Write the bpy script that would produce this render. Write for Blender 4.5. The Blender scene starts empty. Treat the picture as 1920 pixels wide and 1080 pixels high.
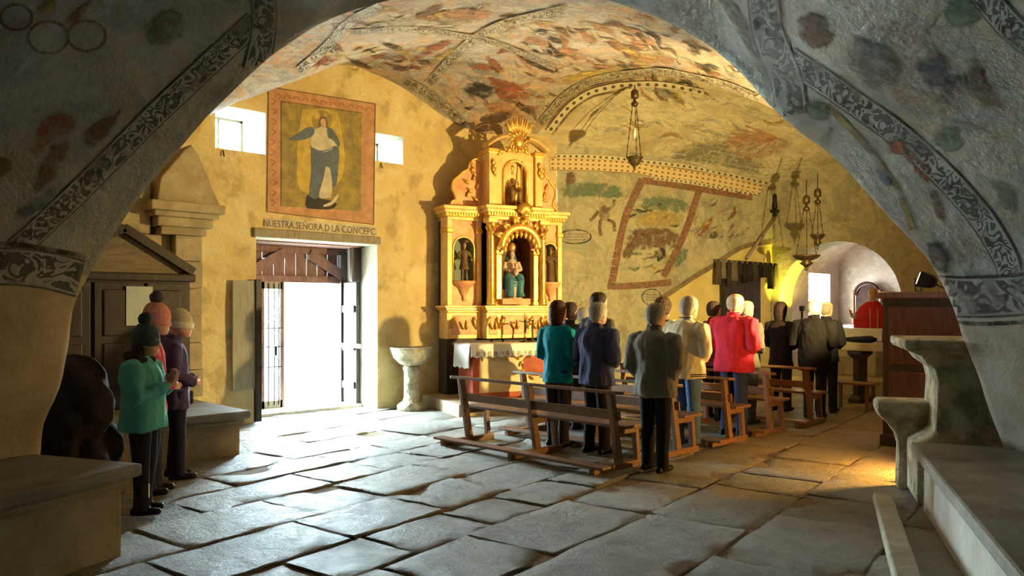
import bpy, bmesh, math, random
import numpy as np
from mathutils import Vector, Matrix, noise
from mathutils.bvhtree import BVHTree

random.seed(7)
SC = bpy.context.scene
COL = SC.collection
R = math.radians
PI = math.pi

# ------------------------------------------------------------------ camera
# world: +x runs down the nave towards the altar, +y towards the door wall, z up
F = 1478.0; HOR = 575.0; EYE = 1.7
HEAD = R(45.6)
FW = (math.cos(HEAD), math.sin(HEAD)); RT = (math.sin(HEAD), -math.cos(HEAD))
cam_d = bpy.data.cameras.new('camera'); cam = bpy.data.objects.new('camera', cam_d); COL.objects.link(cam)
cam.location = (0, 0, EYE); cam.rotation_euler = (PI / 2, 0, HEAD - PI / 2)
cam_d.sensor_width = 36; cam_d.lens = F / 1920 * 36; cam_d.shift_y = (HOR - 540) / 1920
cam_d.clip_start = .05; cam_d.clip_end = 300
SC.camera = cam

# ------------------------------------------------------------------ world, large lights, exposure
SC.view_settings.view_transform = 'Standard'; SC.view_settings.look = 'None'
SC.view_settings.gamma = 1; SC.view_settings.use_curve_mapping = False
SC.view_settings.exposure = 0.95
wd = bpy.data.worlds.new('overcast_sky'); SC.world = wd; wd.use_nodes = True
bgn = wd.node_tree.nodes['Background']
bgn.inputs[0].default_value = (.72, .93, 1, 1); bgn.inputs[1].default_value = 75


def lamp(name, kind, loc, aim, power, col, size=.1, cone=None, blend=.5):
    d = bpy.data.lights.new(name, kind); o = bpy.data.objects.new(name, d); COL.objects.link(o)
    o.location = loc; d.energy = power; d.color = col
    if kind == 'SPOT':
        d.spot_size = cone; d.spot_blend = blend
    if kind in ('SPOT', 'POINT'):
        d.shadow_soft_size = size
    if aim is not None:
        o.rotation_euler = (Vector(aim) - Vector(loc)).to_track_quat('-Z', 'Y').to_euler()
    return o


def portal(name, loc, aim, sx, sy):
    o = lamp(name, 'AREA', loc, aim, 1, (1, 1, 1)); d = o.data
    d.shape = 'RECTANGLE'; d.size = sx; d.size_y = sy; d.cycles.is_portal = True
    return o


# ------------------------------------------------------------------ pixel helpers (1920 x 1080 frame)
def W(px, py, Z):
    X = (px - 960) / F * Z; z = EYE + (HOR - py) / F * Z
    return Vector((FW[0] * Z + RT[0] * X, FW[1] * Z + RT[1] * X, z))


def CW(X, Z, z=0):
    return Vector((FW[0] * Z + RT[0] * X, FW[1] * Z + RT[1] * X, z))


def on_z(px, py, z=0.0):
    return W(px, py, (EYE - z) * F / (py - HOR))


def on_plane(px, py, p, n):
    o = Vector((0, 0, EYE)); d = W(px, py, 1) - o
    n = Vector(n); t = (Vector(p) - o).dot(n) / d.dot(n)
    return o + d * t


def on_y(px, py, y): return on_plane(px, py, (0, y, 0), (0, 1, 0))
def on_x(px, py, x): return on_plane(px, py, (x, 0, 0), (1, 0, 0))


def proj(p):
    Z = p[0] * FW[0] + p[1] * FW[1]; X = p[0] * RT[0] + p[1] * RT[1]
    return 960 + X / Z * F, HOR - (p[2] - EYE) / Z * F, Z


# ------------------------------------------------------------------ scene helpers
def tag(o, label=None, cat=None, group=None, kind=None):
    if label: o['label'] = label
    if cat: o['category'] = cat
    if group: o['group'] = group
    if kind: o['kind'] = kind
    return o


def empty(name, loc=(0, 0, 0), rz=0, label=None, cat=None, group=None, kind=None):
    o = bpy.data.objects.new(name, None); COL.objects.link(o)
    o.location = loc; o.rotation_euler = (0, 0, rz); o.empty_display_size = .1
    return tag(o, label, cat, group, kind)


class MB:
    def __init__(s): s.v = []; s.f = []; s.uv = None

    def add(s, vs, fs):
        b = len(s.v); s.v += [tuple(v) for v in vs]; s.f += [tuple(i + b for i in f) for f in fs]; return s

    def box(s, c, d, rz=0, rx=0, ry=0, taper=1.0):
        hx, hy, hz = d[0] / 2, d[1] / 2, d[2] / 2
        m = Matrix.Rotation(rz, 3, 'Z') @ Matrix.Rotation(ry, 3, 'Y') @ Matrix.Rotation(rx, 3, 'X')
        vs = []
        for z in (-1, 1):
            k = taper if z > 0 else 1
            for x, y in ((-1, -1), (1, -1), (1, 1), (-1, 1)):
                vs.append(Vector(c) + m @ Vector((x * hx * k, y * hy * k, z * hz)))
        return s.add(vs, [(0, 3, 2, 1), (4, 5, 6, 7), (0, 1, 5, 4), (1, 2, 6, 5), (2, 3, 7, 6), (3, 0, 4, 7)])

    def bx(s, x0, x1, y0, y1, z0, z1):
        return s.box(((x0 + x1) / 2, (y0 + y1) / 2, (z0 + z1) / 2), (abs(x1 - x0), abs(y1 - y0), abs(z1 - z0)))

    def bar(s, a, b, w, h):
        a = Vector(a); b = Vector(b); d = (b - a).normalized()
        up = Vector((0, 0, 1)) if abs(d.z) < .9 else Vector((1, 0, 0))
        sd = d.cross(up).normalized(); up = sd.cross(d)
        vs = []
        for p in (a, b):
            for x, y in ((-1, -1), (1, -1), (1, 1), (-1, 1)): vs.append(p + sd * x * w / 2 + up * y * h / 2)
        return s.add(vs, [(0, 1, 2, 3), (7, 6, 5, 4), (0, 4, 5, 1), (1, 5, 6, 2), (2, 6, 7, 3), (3, 7, 4, 0)])

    def rings(s, rs, close=True, cap=True):
        n = len(rs[0]); vs = [p for r in rs for p in r]; fs = []
        for i in range(len(rs) - 1):
            for j in range(n if close else n - 1):
                k = (j + 1) % n
                fs.append((i * n + j, i * n + k, (i + 1) * n + k, (i + 1) * n + j))
        if cap:
            fs.append(tuple(range(n - 1, -1, -1))); fs.append(tuple((len(rs) - 1) * n + j for j in range(n)))
        return s.add(vs, fs)

    def tube(s, path, rad, n=8, ref=None, flat=1.0):
        path = [Vector(p) for p in path]
        if not hasattr(rad, '__len__'): rad = [rad] * len(path)
        rs = []; prev = None
        for i, p in enumerate(path):
            d = (path[min(i + 1, len(path) - 1)] - path[max(i - 1, 0)])
            if d.length < 1e-9: d = Vector((0, 0, 1))
            d.normalize()
            if prev is None:
                u = Vector(ref) if ref else (Vector((0, 0, 1)) if abs(d.z) < .9 else Vector((1, 0, 0)))
            else: u = prev
            u = (u - d * u.dot(d)).normalized(); prev = u; w = d.cross(u)
            r = rad[i]
            ra, rb = r if hasattr(r, '__len__') else (r, r * flat)
            rs.append([p + u * math.cos(a) * ra + w * math.sin(a) * rb for a in [2 * PI * k / n for k in range(n)]])
        return s.rings(rs)

    def lathe(s, prof, c=(0, 0, 0), n=20, sx=1, sy=1):
        rs = []
        for r, z in prof:
            r = max(r, 1e-4)
            rs.append([(c[0] + r * sx * math.cos(2 * PI * k / n), c[1] + r * sy * math.sin(2 * PI * k / n), c[2] + z) for k in range(n)])
        return s.rings(rs)

    def ell(s, c, r, n=14, m=9, rot=None):
        rs = []
        for i in range(m + 1):
            a = -PI / 2 + PI * i / m
            ring = []
            for k in range(n):
                t = 2 * PI * k / n; q = Vector((r[0] * max(math.cos(a), .02) * math.cos(t), r[1] * max(math.cos(a), .02) * math.sin(t), r[2] * math.sin(a)))
                if rot is not None: q = rot @ q
                ring.append(Vector(c) + q)
            rs.append(ring)
        return s.rings(rs)

    def prism(s, poly, y0, y1, axis='y'):
        # poly in (x, z), extruded along y
        n = len(poly)
        if axis == 'y': vs = [(x, y0, z) for x, z in poly] + [(x, y1, z) for x, z in poly]
        elif axis == 'x': vs = [(y0, x, z) for x, z in poly] + [(y1, x, z) for x, z in poly]
        else: vs = [(x, z, y0) for x, z in poly] + [(x, z, y1) for x, z in poly]
        fs = [tuple(range(n)), tuple(range(2 * n - 1, n - 1, -1))]
        fs += [(i, i + n, (i + 1) % n + n, (i + 1) % n) for i in range(n)]
        return s.add(vs, fs)

    def mesh(s, name):
        me = bpy.data.meshes.new(name); me.from_pydata(s.v, [], s.f)
        bm = bmesh.new(); bm.from_mesh(me); bmesh.ops.recalc_face_normals(bm, faces=bm.faces); bm.to_mesh(me); bm.free()
        return me

    def build(s, name, mat, parent=None, smooth=False, bevel=0, recalc=True, subsurf=0):
        me = bpy.data.meshes.new(name); me.from_pydata(s.v, [], s.f)
        if recalc:
            bm = bmesh.new(); bm.from_mesh(me); bmesh.ops.recalc_face_normals(bm, faces=bm.faces); bm.to_mesh(me); bm.free()
        if s.uv is not None:
            ul = me.uv_layers.new(name='UVMap')
            for l in me.loops: ul.data[l.index].uv = s.uv[l.vertex_index]
        o = bpy.data.objects.new(name, me); COL.objects.link(o)
        if mat is not None: me.materials.append(mat)
        if smooth: me.polygons.foreach_set('use_smooth', [True] * len(me.polygons))
        if bevel:
            b = o.modifiers.new('bevel', 'BEVEL'); b.width = bevel; b.segments = 2; b.limit_method = 'ANGLE'; b.angle_limit = R(40)
        if subsurf:
            m = o.modifiers.new('sub', 'SUBSURF'); m.levels = subsurf; m.render_levels = subsurf
        if parent is not None: o.parent = parent
        return o


def copy_tree(o, parent=None):
    c = o.copy(); COL.objects.link(c); c.parent = parent
    for ch in list(o.children): copy_tree(ch, c)
    return c


def spline(pts, n):
    """Catmull-Rom resample of a polyline to n points, evenly spaced."""
    P = [np.array(p, float) for p in pts]; P = [2 * P[0] - P[1]] + P + [2 * P[-1] - P[-2]]
    out = []
    for i in range(1, len(P) - 2):
        for k in range(12):
            t = k / 12
            out.append(.5 * (2 * P[i] + (P[i + 1] - P[i - 1]) * t + (2 * P[i - 1] - 5 * P[i] + 4 * P[i + 1] - P[i + 2]) * t * t
                             + (3 * P[i] - P[i - 1] - 3 * P[i + 1] + P[i + 2]) * t ** 3))
    out.append(P[-2]); out = np.array(out)
    d = np.r_[0, np.cumsum(np.linalg.norm(np.diff(out, axis=0), axis=1))]
    s = np.linspace(0, d[-1], n)
    return np.stack([np.interp(s, d, out[:, k]) for k in range(out.shape[1])], 1)


def nz(x, y, z=0.0, s=1.0): return noise.noise(Vector((x * s, y * s, z * s)))


# ------------------------------------------------------------------ materials
class NT:
    def __init__(s, name):
        s.m = bpy.data.materials.new(name); s.m.use_nodes = True; s.t = s.m.node_tree
        s.bsdf = s.t.nodes['Principled BSDF']; s.out = s.t.nodes['Material Output']
        s.co = s.t.nodes.new('ShaderNodeTexCoord')

    def n(s, typ, **kw):
        x = s.t.nodes.new('ShaderNode' + typ)
        for k, v in kw.items():
            if k.startswith('i_'): x.inputs[k[2:].replace('_', ' ')].default_value = v
            else: setattr(x, k, v)
        return x

    def l(s, a, b): s.t.links.new(a, b); return s

    def noise(s, scale, detail=4, rough=.55, dist=0.0, vec=None, stretch=None):
        x = s.n('TexNoise'); x.inputs['Scale'].default_value = scale; x.inputs['Detail'].default_value = detail
        x.inputs['Roughness'].default_value = rough; x.inputs['Distortion'].default_value = dist
        v = vec or s.co.outputs['Object']
        if stretch:
            m = s.n('Mapping'); m.inputs['Scale'].default_value = stretch; s.l(v, m.inputs['Vector']); v = m.outputs[0]
        s.l(v, x.inputs['Vector']); return x.outputs['Fac']

    def ramp(s, fac, stops, interp='LINEAR'):
        r = s.n('ValToRGB'); cr = r.color_ramp; cr.interpolation = interp
        while len(cr.elements) < len(stops): cr.elements.new(.5)
        for e, (p, c) in zip(cr.elements, stops):
            e.position = p; e.color = (*c, 1) if len(c) == 3 else c
        s.l(fac, r.inputs['Fac']); return r.outputs['Color']

    def mix(s, fac, a, b, mode='MIX'):
        x = s.n('Mix', data_type='RGBA', blend_type=mode)
        for sock, v in ((x.inputs[0], fac), (x.inputs[6], a), (x.inputs[7], b)):
            if hasattr(v, 'is_linked') or hasattr(v, 'links'): s.l(v, sock)
            elif hasattr(v, '__len__'): sock.default_value = (*v, 1) if len(v) == 3 else v
            else: sock.default_value = v
        return x.outputs[2]

    def math(s, op, a, b=None, clamp=False):
        x = s.n('Math', operation=op); x.use_clamp = clamp
        for i, v in enumerate((a, b)):
            if v is None: continue
            if hasattr(v, 'links'): s.l(v, x.inputs[i])
            else: x.inputs[i].default_value = v
        return x.outputs[0]

    def step(s, fac, lo, hi):
        x = s.n('MapRange'); x.interpolation_type = 'SMOOTHSTEP'
        x.inputs[1].default_value = lo; x.inputs[2].default_value = hi; s.l(fac, x.inputs[0]); return x.outputs[0]

    def bump(s, h, strength=.4, dist=.02):
        b = s.n('Bump'); b.inputs['Strength'].default_value = strength; b.inputs['Distance'].default_value = dist
        s.l(h, b.inputs['Height']); s.l(b.outputs[0], s.bsdf.inputs['Normal']); return b

    def fin(s, col, rough=.8, metal=0, spec=.3):
        if hasattr(col, 'links'): s.l(col, s.bsdf.inputs['Base Color'])
        else: s.bsdf.inputs['Base Color'].default_value = (*col, 1)
        if hasattr(rough, 'links'): s.l(rough, s.bsdf.inputs['Roughness'])
        else: s.bsdf.inputs['Roughness'].default_value = rough
        s.bsdf.inputs['Metallic'].default_value = metal
        s.bsdf.inputs['Specular IOR Level'].default_value = spec
        return s.m


def mk(name, c1, c2=None, scale=6, rough=.8, metal=0, bump=.25, bscale=None, stretch=None, spec=.3, bd=.01, lo=.35, hi=.65):
    t = NT(name); c2 = c2 or tuple(x * .6 for x in c1)
    f = t.noise(scale, 5, .6, stretch=stretch)
    col = t.ramp(f, [(lo, c1), (hi, c2)])
    if bump:
        h = t.noise(bscale or scale * 4, 4, .6, stretch=stretch); t.bump(h, bump, bd)
    return t.fin(col, rough, metal, spec)


def fresco(name, stops, scale, line=.5, dirt=(.12, .1, .07), dist=1.2, rough=.75, bump=.5, stretch=(1, 1, 1), spec=.3, lscale=None):
    """painted plaster: patches of pigment, dark brush outlines, dirt and flaking"""
    t = NT(name)
    a = t.noise(scale, 3, .5, dist, stretch=stretch)
    col = t.ramp(a, stops)
    b = t.noise(scale * 3.1, 3, .6, dist * 1.5, stretch=stretch)
    col = t.mix(t.step(b, .52, .62), col, t.ramp(b, [(.5, stops[-1][1]), (.75, stops[0][1])]))
    if line:
        w = t.noise((lscale or scale * 2.2), 2, .5, dist * 2, stretch=stretch)
        e = t.math('ABSOLUTE', t.math('SUBTRACT', w, .5))
        k = t.step(e, .0, .022)
        inv = t.math('MULTIPLY', t.math('SUBTRACT', 1.0, k), line)
        col = t.mix(inv, col, dirt)
    d = t.noise(1.3, 6, .65)
    col = t.mix(t.math('MULTIPLY', t.step(d, .45, .75), .55), col, dirt)
    g = t.noise(30, 5, .7)
    col = t.mix(t.math('MULTIPLY', t.step(g, .5, .7), .25), col, tuple(min(1, x * 1.5) for x in stops[0][1]))
    t.bump(t.noise(9, 6, .65), bump, .03)
    return t.fin(col, rough, 0, spec)


M = {}
M['plaster_yellow'] = (lambda t: (t.bump(t.noise(4, 8, .66), .9, .08), t.fin(
    t.mix(t.math('MULTIPLY', t.step(t.noise(2.1, 7, .62), .5, .66), .7),
          t.ramp(t.noise(1.1, 6, .6, .6), [(.28, (.82, .69, .42)), (.45, (.74, .58, .29)), (.6, (.66, .49, .22)), (.75, (.56, .44, .25))]), (.40, .29, .13)), .85))[1])(NT('plaster_yellow'))
M['plaster_white'] = mk('plaster_white', (.62, .60, .53), (.46, .42, .33), 2.2, .85, bump=.45, bscale=7, bd=.04)
M['plaster_ochre'] = mk('plaster_ochre', (.70, .56, .24), (.58, .44, .17), 2.2, .85, bump=.4, bscale=6, bd=.03)
M['stone'] = mk('stone_pale', (.50, .46, .37), (.34, .30, .22), 4, .85, bump=.5, bscale=14, bd=.02)
M['stone_warm'] = mk('stone_warm', (.46, .37, .24), (.30, .24, .15), 4, .85, bump=.5, bscale=14, bd=.02)
M['earth'] = mk('packed_earth', (.26, .19, .12), (.17, .12, .075), 5, .95, bump=.6, bscale=40, bd=.02)
M['wood'] = mk('worn_pew_wood', (.25, .13, .065), (.15, .075, .035), 5, .45, bump=.25, stretch=(1, 9, 9), spec=.4)
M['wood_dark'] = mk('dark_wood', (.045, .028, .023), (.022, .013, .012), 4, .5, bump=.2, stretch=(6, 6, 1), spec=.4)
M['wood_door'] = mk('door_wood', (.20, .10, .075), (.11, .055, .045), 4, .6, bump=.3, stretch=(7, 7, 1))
M['wood_grey'] = mk('weathered_wood', (.35, .30, .22), (.22, .18, .13), 4, .8, bump=.4, stretch=(7, 7, 1))
M['iron'] = mk('black_iron', (.04, .036, .034), (.02, .018, .016), 12, .5, .6, .2)
M['bronze'] = mk('old_bronze', (.16, .11, .05), (.07, .05, .025), 14, .45, .7, .2)
M['black'] = mk('black_plastic', (.02, .02, .02), (.012, .012, .012), 12, .45, 0, 0)
M['gold'] = mk('gilding', (.95, .62, .16), (.70, .40, .08), 12, .32, .75, .3, bd=.006)
M['gold_pale'] = mk('gilded_paint', (.86, .60, .25), (.72, .44, .15), 7, .45, .25, .25, bd=.006)
M['salmon'] = mk('salmon_marbling', (.78, .45, .24), (.60, .27, .12), 5, .45, .05, .15, bd=.005)
M['niche_dark'] = mk('niche_red_brown', (.26, .10, .05), (.14, .055, .03), 5, .6, 0, .2)
M['niche_blue'] = mk('niche_blue_green', (.18, .30, .27), (.30, .26, .18), 5, .7, 0, .1)
M['linen'] = mk('white_linen', (.82, .82, .80), (.70, .70, .68), 8, .8, 0, .2, bscale=30)
M['red_paint'] = mk('red_brown_paint', (.45, .10, .05), (.30, .06, .03), 7, .6, 0, .2)
M['cream_paint'] = mk('cream_paint', (.72, .60, .36), (.58, .44, .24), 4, .6, 0, .2)
M['skin'] = mk('skin', (.55, .30, .20), (.47, .24, .16), 9, .5, 0, .05)
M['hill'] = mk('pale_gravel', (.62, .60, .56), (.5, .48, .45), 3, .9, 0, .1)
M['glass'] = (lambda t: (t.bsdf.inputs['Transmission Weight'].__setattr__('default_value', 1.0), t.bsdf.inputs['IOR'].__setattr__('default_value', 1.05), t.fin((.95, .98, 1), .05))[2])(NT('window_glass'))
# thin glass: clear with a faint reflection
def glass_mat(name, tint):
    t = NT(name); tr = t.n('BsdfTransparent'); gl = t.n('BsdfGlossy'); mx = t.n('MixShader')
    tr.inputs[0].default_value = (*tint, 1); gl.inputs['Roughness'].default_value = .05; mx.inputs[0].default_value = .06
    t.l(tr.outputs[0], mx.inputs[1]); t.l(gl.outputs[0], mx.inputs[2]); t.l(mx.outputs[0], t.out.inputs['Surface'])
    return t.m


M['glass'] = glass_mat('clear_pane', (.93, .97, .98))
M['fresco_front'] = fresco('fresco_grey_green', [(.25, (.33, .34, .30)), (.42, (.27, .28, .24)), (.5, (.36, .33, .25)), (.58, (.20, .26, .24)), (.66, (.24, .20, .15)), (.8, (.30, .33, .32))], 1.1, .25, (.10, .10, .09), 1.0, .38, 1.0, spec=.6, lscale=2.2)
M['fresco_vault'] = fresco('fresco_vault', [(.22, (.46, .40, .30)), (.38, (.50, .46, .37)), (.47, (.36, .30, .24)), (.52, (.52, .44, .32)), (.6, (.55, .30, .13)), (.66, (.42, .38, .30)), (.8, (.30, .17, .11))], 1.5, .65, (.09, .07, .055), 1.6, .75, .6, lscale=3.6)
M['fresco_nave'] = fresco('fresco_nave_vault', [(.25, (.62, .54, .34)), (.45, (.70, .62, .42)), (.6, (.58, .48, .28)), (.78, (.44, .37, .23))], 1.4, .12, (.20, .16, .10), 1.5, .8, 1.0, stretch=(.5, 1, 1))
M['fresco_wall'] = fresco('fresco_wall', [(.25, (.48, .43, .30)), (.42, (.40, .38, .27)), (.52, (.50, .43, .28)), (.6, (.33, .34, .25)), (.75, (.30, .22, .14))], 1.2, .2, (.14, .11, .07), 1.4, .8, .5)

# ------------------------------------------------------------------ shell: foreground arch of painted rock
RIM_PX = [(70, 850), (78, 800), (105, 730), (118, 660), (132, 590), (165, 520), (215, 440), (280, 345), (345, 270), (410, 200), (460, 150),
          (510, 103), (570, 60), (640, 28), (720, 5), (800, -12), (900, -25), (1000, -25), (1100, -8), (1200, 20), (1300, 66), (1380, 130),
          (1440, 195), (1500, 245), (1560, 292), (1620, 355), (1680, 420), (1740, 485), (1775, 550), (1800, 610), (1830, 690), (1855, 770), (1880, 838)]
RIM = spline(RIM_PX, 110)


def rim_point(px, py):
    # the rim stands in one upright plane: Z = 6.085 + .0814 X
    k = (px - 960) / F; Z = 6.085 / (1 - .0814 * k)
    return k * Z, Z, EYE + (HOR - py) / F * Z


rimc = [rim_point(*p) for p in RIM]
# carry both feet down to the floor behind the benches
xl, zl, hl = rimc[0]; xr, zr, hr = rimc[-1]
rimc = [(xl - .03, zl, -.1), (xl - .02, zl, .3)] + rimc + [(xr + .03, zr, .3), (xr + .05, zr, -.1)]
NR = len(rimc)


def sweep_dir(X):
    k = min(1, max(0, (X + 3.5) / 7.5)); k = k * k * (3 - 2 * k)
    return (-.342 * (1 - k) + .10 * k, -.94 * (1 - k) - 1.0 * k)


def arch_mesh():
    ts = [-.35, -.2, -.08, 0, .05, .12, .22, .35, .5, .7, .95, 1.25, 1.6, 2.0, 2.5, 3.1, 3.8, 4.7, 5.8, 7.2, 9]
    mb = MB(); rows = []
    for j, t in enumerate(ts):
        row = []
        for i, (X, Z, h) in enumerate(rimc):
            a = rimc[max(i - 1, 0)]; b = rimc[min(i + 1, NR - 1)]
            tx, th = b[0] - a[0], b[2] - a[2]; L = math.hypot(tx, th) or 1
            nx, nh = -th / L, tx / L            # outward of the opening
            if h < .6: nx, nh = (-1 if X < 0 else 1), 0
            d = sweep_dir(X)
            if t < 0:
                o = .9 * t * t / .12; q = (X + nx * o - d[0] * -t * 0, Z - t, h + nh * o)
            else:
                o = .03 * t + (.05 * (1 - math.exp(-t * 4)))
                q = (X + d[0] * t + nx * o, Z + d[1] * t, h + nh * o)
            p = CW(*q)
            w = .05 * nz(p.x, p.y, p.z, 1.1) + .025 * nz(p.x, p.y, p.z + 9, 3.1)
            if abs(t) < .04: w *= .3
            nv = Vector((RT[0] * nx, RT[1] * nx, nh))
            row.append(p + nv * w)
        rows.append(row)
    n = NR
    mb.v = [tuple(p) for r in rows for p in r]
    for j in range(len(ts) - 1):
        for i in range(n - 1): mb.f.append((j * n + i, j * n + i + 1, (j + 1) * n + i + 1, (j + 1) * n + i))
    return mb


mb = arch_mesh()
arch = mb.build('rock_arch', M['fresco_front'], None, smooth=True)
tag(arch, kind='structure')
arch.data.materials.append(M['plaster_white']); arch.data.materials.append(mk('buff_plaster', (.50, .41, .26), (.36, .29, .18), 2.2, .8, bump=.5, bscale=7, bd=.04))
for p in arch.data.polygons:
    c = p.center
    if c.z < 1.95 + .12 * nz(c.x, c.y, c.z, 1.3): p.material_index = 1 if c.x * RT[0] + c.y * RT[1] > 0 else 2

# nave-side face of the arch, closing the rock above and beside the opening
mb = MB(); lip = []
for i, (X, Z, h) in enumerate(rimc):
    a = rimc[max(i - 1, 0)]; b = rimc[min(i + 1, NR - 1)]
    tx, th = b[0] - a[0], b[2] - a[2]; L = math.hypot(tx, th) or 1
    nx, nh = -th / L, tx / L
    if h < .6: nx, nh = (-1 if X < 0 else 1), 0
    lip.append((X + nx * .9, Z + .35, h + nh * .9))
inner = [CW(*q) for q in lip]
outer = []
for (X, Z, h) in lip:
    cx, ch = .3, 1.0; dx, dh = X - cx, max(h, .0) - ch
    k = 1e9
    if dx: k = min(k, (9.5 if dx > 0 else 10.5) / abs(dx))
    if dh > 0: k = min(k, 6.2 / dh)
    outer.append(CW(cx + dx * k, 6.435 + .0814 * (cx + dx * k), ch + dh * k if h > .3 else -.1))
mb.v = [tuple(p) for p in inner + outer]
mb.f = [(i, i + 1, NR + i + 1, NR + i) for i in range(NR - 1)]
o = mb.build('wall_front', M['fresco_vault'], None, smooth=True); tag(o, kind='structure')

# ------------------------------------------------------------------ shell: painted ceiling (thin-plate surface through surveyed points)
WY = 10.93                      # door wall
NW0 = Vector((12.0, WY, 0)); NW1 = Vector((18.07, 9.3, 0))    # nave wall
NWN = Vector((NW1.y - NW0.y, -(NW1.x - NW0.x), 0)).normalized()


def on_nw(px, py): return on_plane(px, py, NW0, NWN)


ctl = []
for px, py, Z in [(640, 5, 6.6), (760, -14, 6.6), (950, -34, 6.6), (1100, -16, 6.6), (1230, 15, 6.9), (800, 14, 7.6), (1000, 5, 7.6), (1150, 20, 7.6),
                  (650, 50, 8.2), (950, 45, 9.0), (1250, 75, 8.6), (1120, 70, 9.6), (800, 70, 10), (1000, 110, 11.6), (1200, 118, 11.2), (1340, 118, 10.2), (900, 140, 12.6),
                  (560, 95, 9.2), (470, 165, 9.8)]:
    ctl.append(W(px, py, Z))
for px, py in [(350, 235), (410, 200), (510, 146), (600, 126), (690, 131), (760, 166), (850, 232), (930, 255)]: ctl.append(on_y(px, py, WY))
for px, py in [(1000, 250), (1045, 212), (1090, 180), (1160, 152), (1230, 146), (1300, 150), (1430, 190), (1500, 225)]: ctl.append(on_x(px, py, 11.3))
ctl += [Vector(p) for p in [(11.3, 4.6, 4.1), (11.3, 3, 3.5), (11.3, 1.5, 3.2), (9, 2, 3.8), (8, 4, 4.2), (14, 10.5, 5.0), (14, 8.6, 5.75), (14, 7, 5.6), (14, 5, 4.6), (14, 3, 3.6),
                            (16, 10.1, 4.75), (16, 8, 5.5), (16, 6, 4.9), (16, 3.2, 3.6), (18, 9.5, 4.45), (18, 7.7, 5.0), (18, 6, 4.4), (18, 3.5, 3.4), (19.5, 7.5, 4.9), (19.5, 4, 3.4), (12.3, 10.95, 5.0),
                            (1, 9, 4.6), (1, 11, 4.4), (3, 9, 4.7), (2.5, 6.5, 4.6), (0, 7.5, 4.5), (3, 12, 4.4), (7, 12.5, 5.4), (10, 12.3, 4.7), (13, 12, 4.3), (17, 11, 4.0), (-2, 10, 4.4)]]
CP = np.array([[p.x, p.y] for p in ctl]); CZ = np.array([p.z for p in ctl])


def tps_fit(P, z, lam=.02):
    n = len(P); d = np.linalg.norm(P[:, None] - P[None], axis=2); K = np.where(d > 0, d * d * np.log(d + 1e-12), 0)
    A = np.zeros((n + 3, n + 3)); A[:n, :n] = K + lam * np.eye(n); A[:n, n] = 1; A[:n, n + 1:] = P; A[n, :n] = 1; A[n + 1:, :n] = P.T
    return np.linalg.solve(A, np.r_[z, 0, 0, 0])


TW = tps_fit(CP, CZ)


def ceil_z(x, y):
    d = np.hypot(CP[:, 0] - x, CP[:, 1] - y); k = d * d * np.log(d + 1e-12)
    return float(k @ TW[:-3] + TW[-3] + TW[-2] * x + TW[-1] * y)


mb = MB(); gx = np.arange(-2.4, 19.8, .2); gy = np.arange(.4, 12.6, .2); nxg, nyg = len(gx), len(gy)
for x in gx:
    for y in gy:
        z = ceil_z(x, y) + .06 * nz(x, y, 3, .9) + .03 * nz(x, y, 5, 2.7)
        if 11.2 < x < 11.55: z += 0
        mb.v.append((x, y, z))


def behind_rim(x, y):      # on the camera's side of the arch plane
    Z = x * FW[0] + y * FW[1]; X = x * RT[0] + y * RT[1]
    return Z < 6.05 + .0814 * X


for i in range(nxg - 1):
    for j in range(nyg - 1):
        if behind_rim(gx[i] + .1, gy[j] + .1): continue
        mb.f.append((i * nyg + j, (i + 1) * nyg + j, (i + 1) * nyg + j + 1, i * nyg + j + 1))
ceil = mb.build('ceiling', M['fresco_vault'], None, smooth=True); tag(ceil, kind='structure')
ceil.data.materials.append(M['fresco_nave'])
for p in ceil.data.polygons:
    if p.center.x > 11.45: p.material_index = 1

# ------------------------------------------------------------------ shell: door wall with door and two windows
DZ = 2.75; DU0, DU1 = 5.43, 7.57; OUT = 12.05
w1a, w1b = on_y(404, 203, WY), on_y(498, 281, WY)
w2a, w2b = on_y(704, 254, WY), on_y(756, 304, WY)
HOLES = [(DU0, DU1, -1, DZ), (w1a.x, w1b.x, (on_y(450, 283, WY)).z, on_y(450, 203, WY).z), (w2a.x, w2b.x, on_y(730, 305, WY).z, on_y(730, 253, WY).z)]


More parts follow.
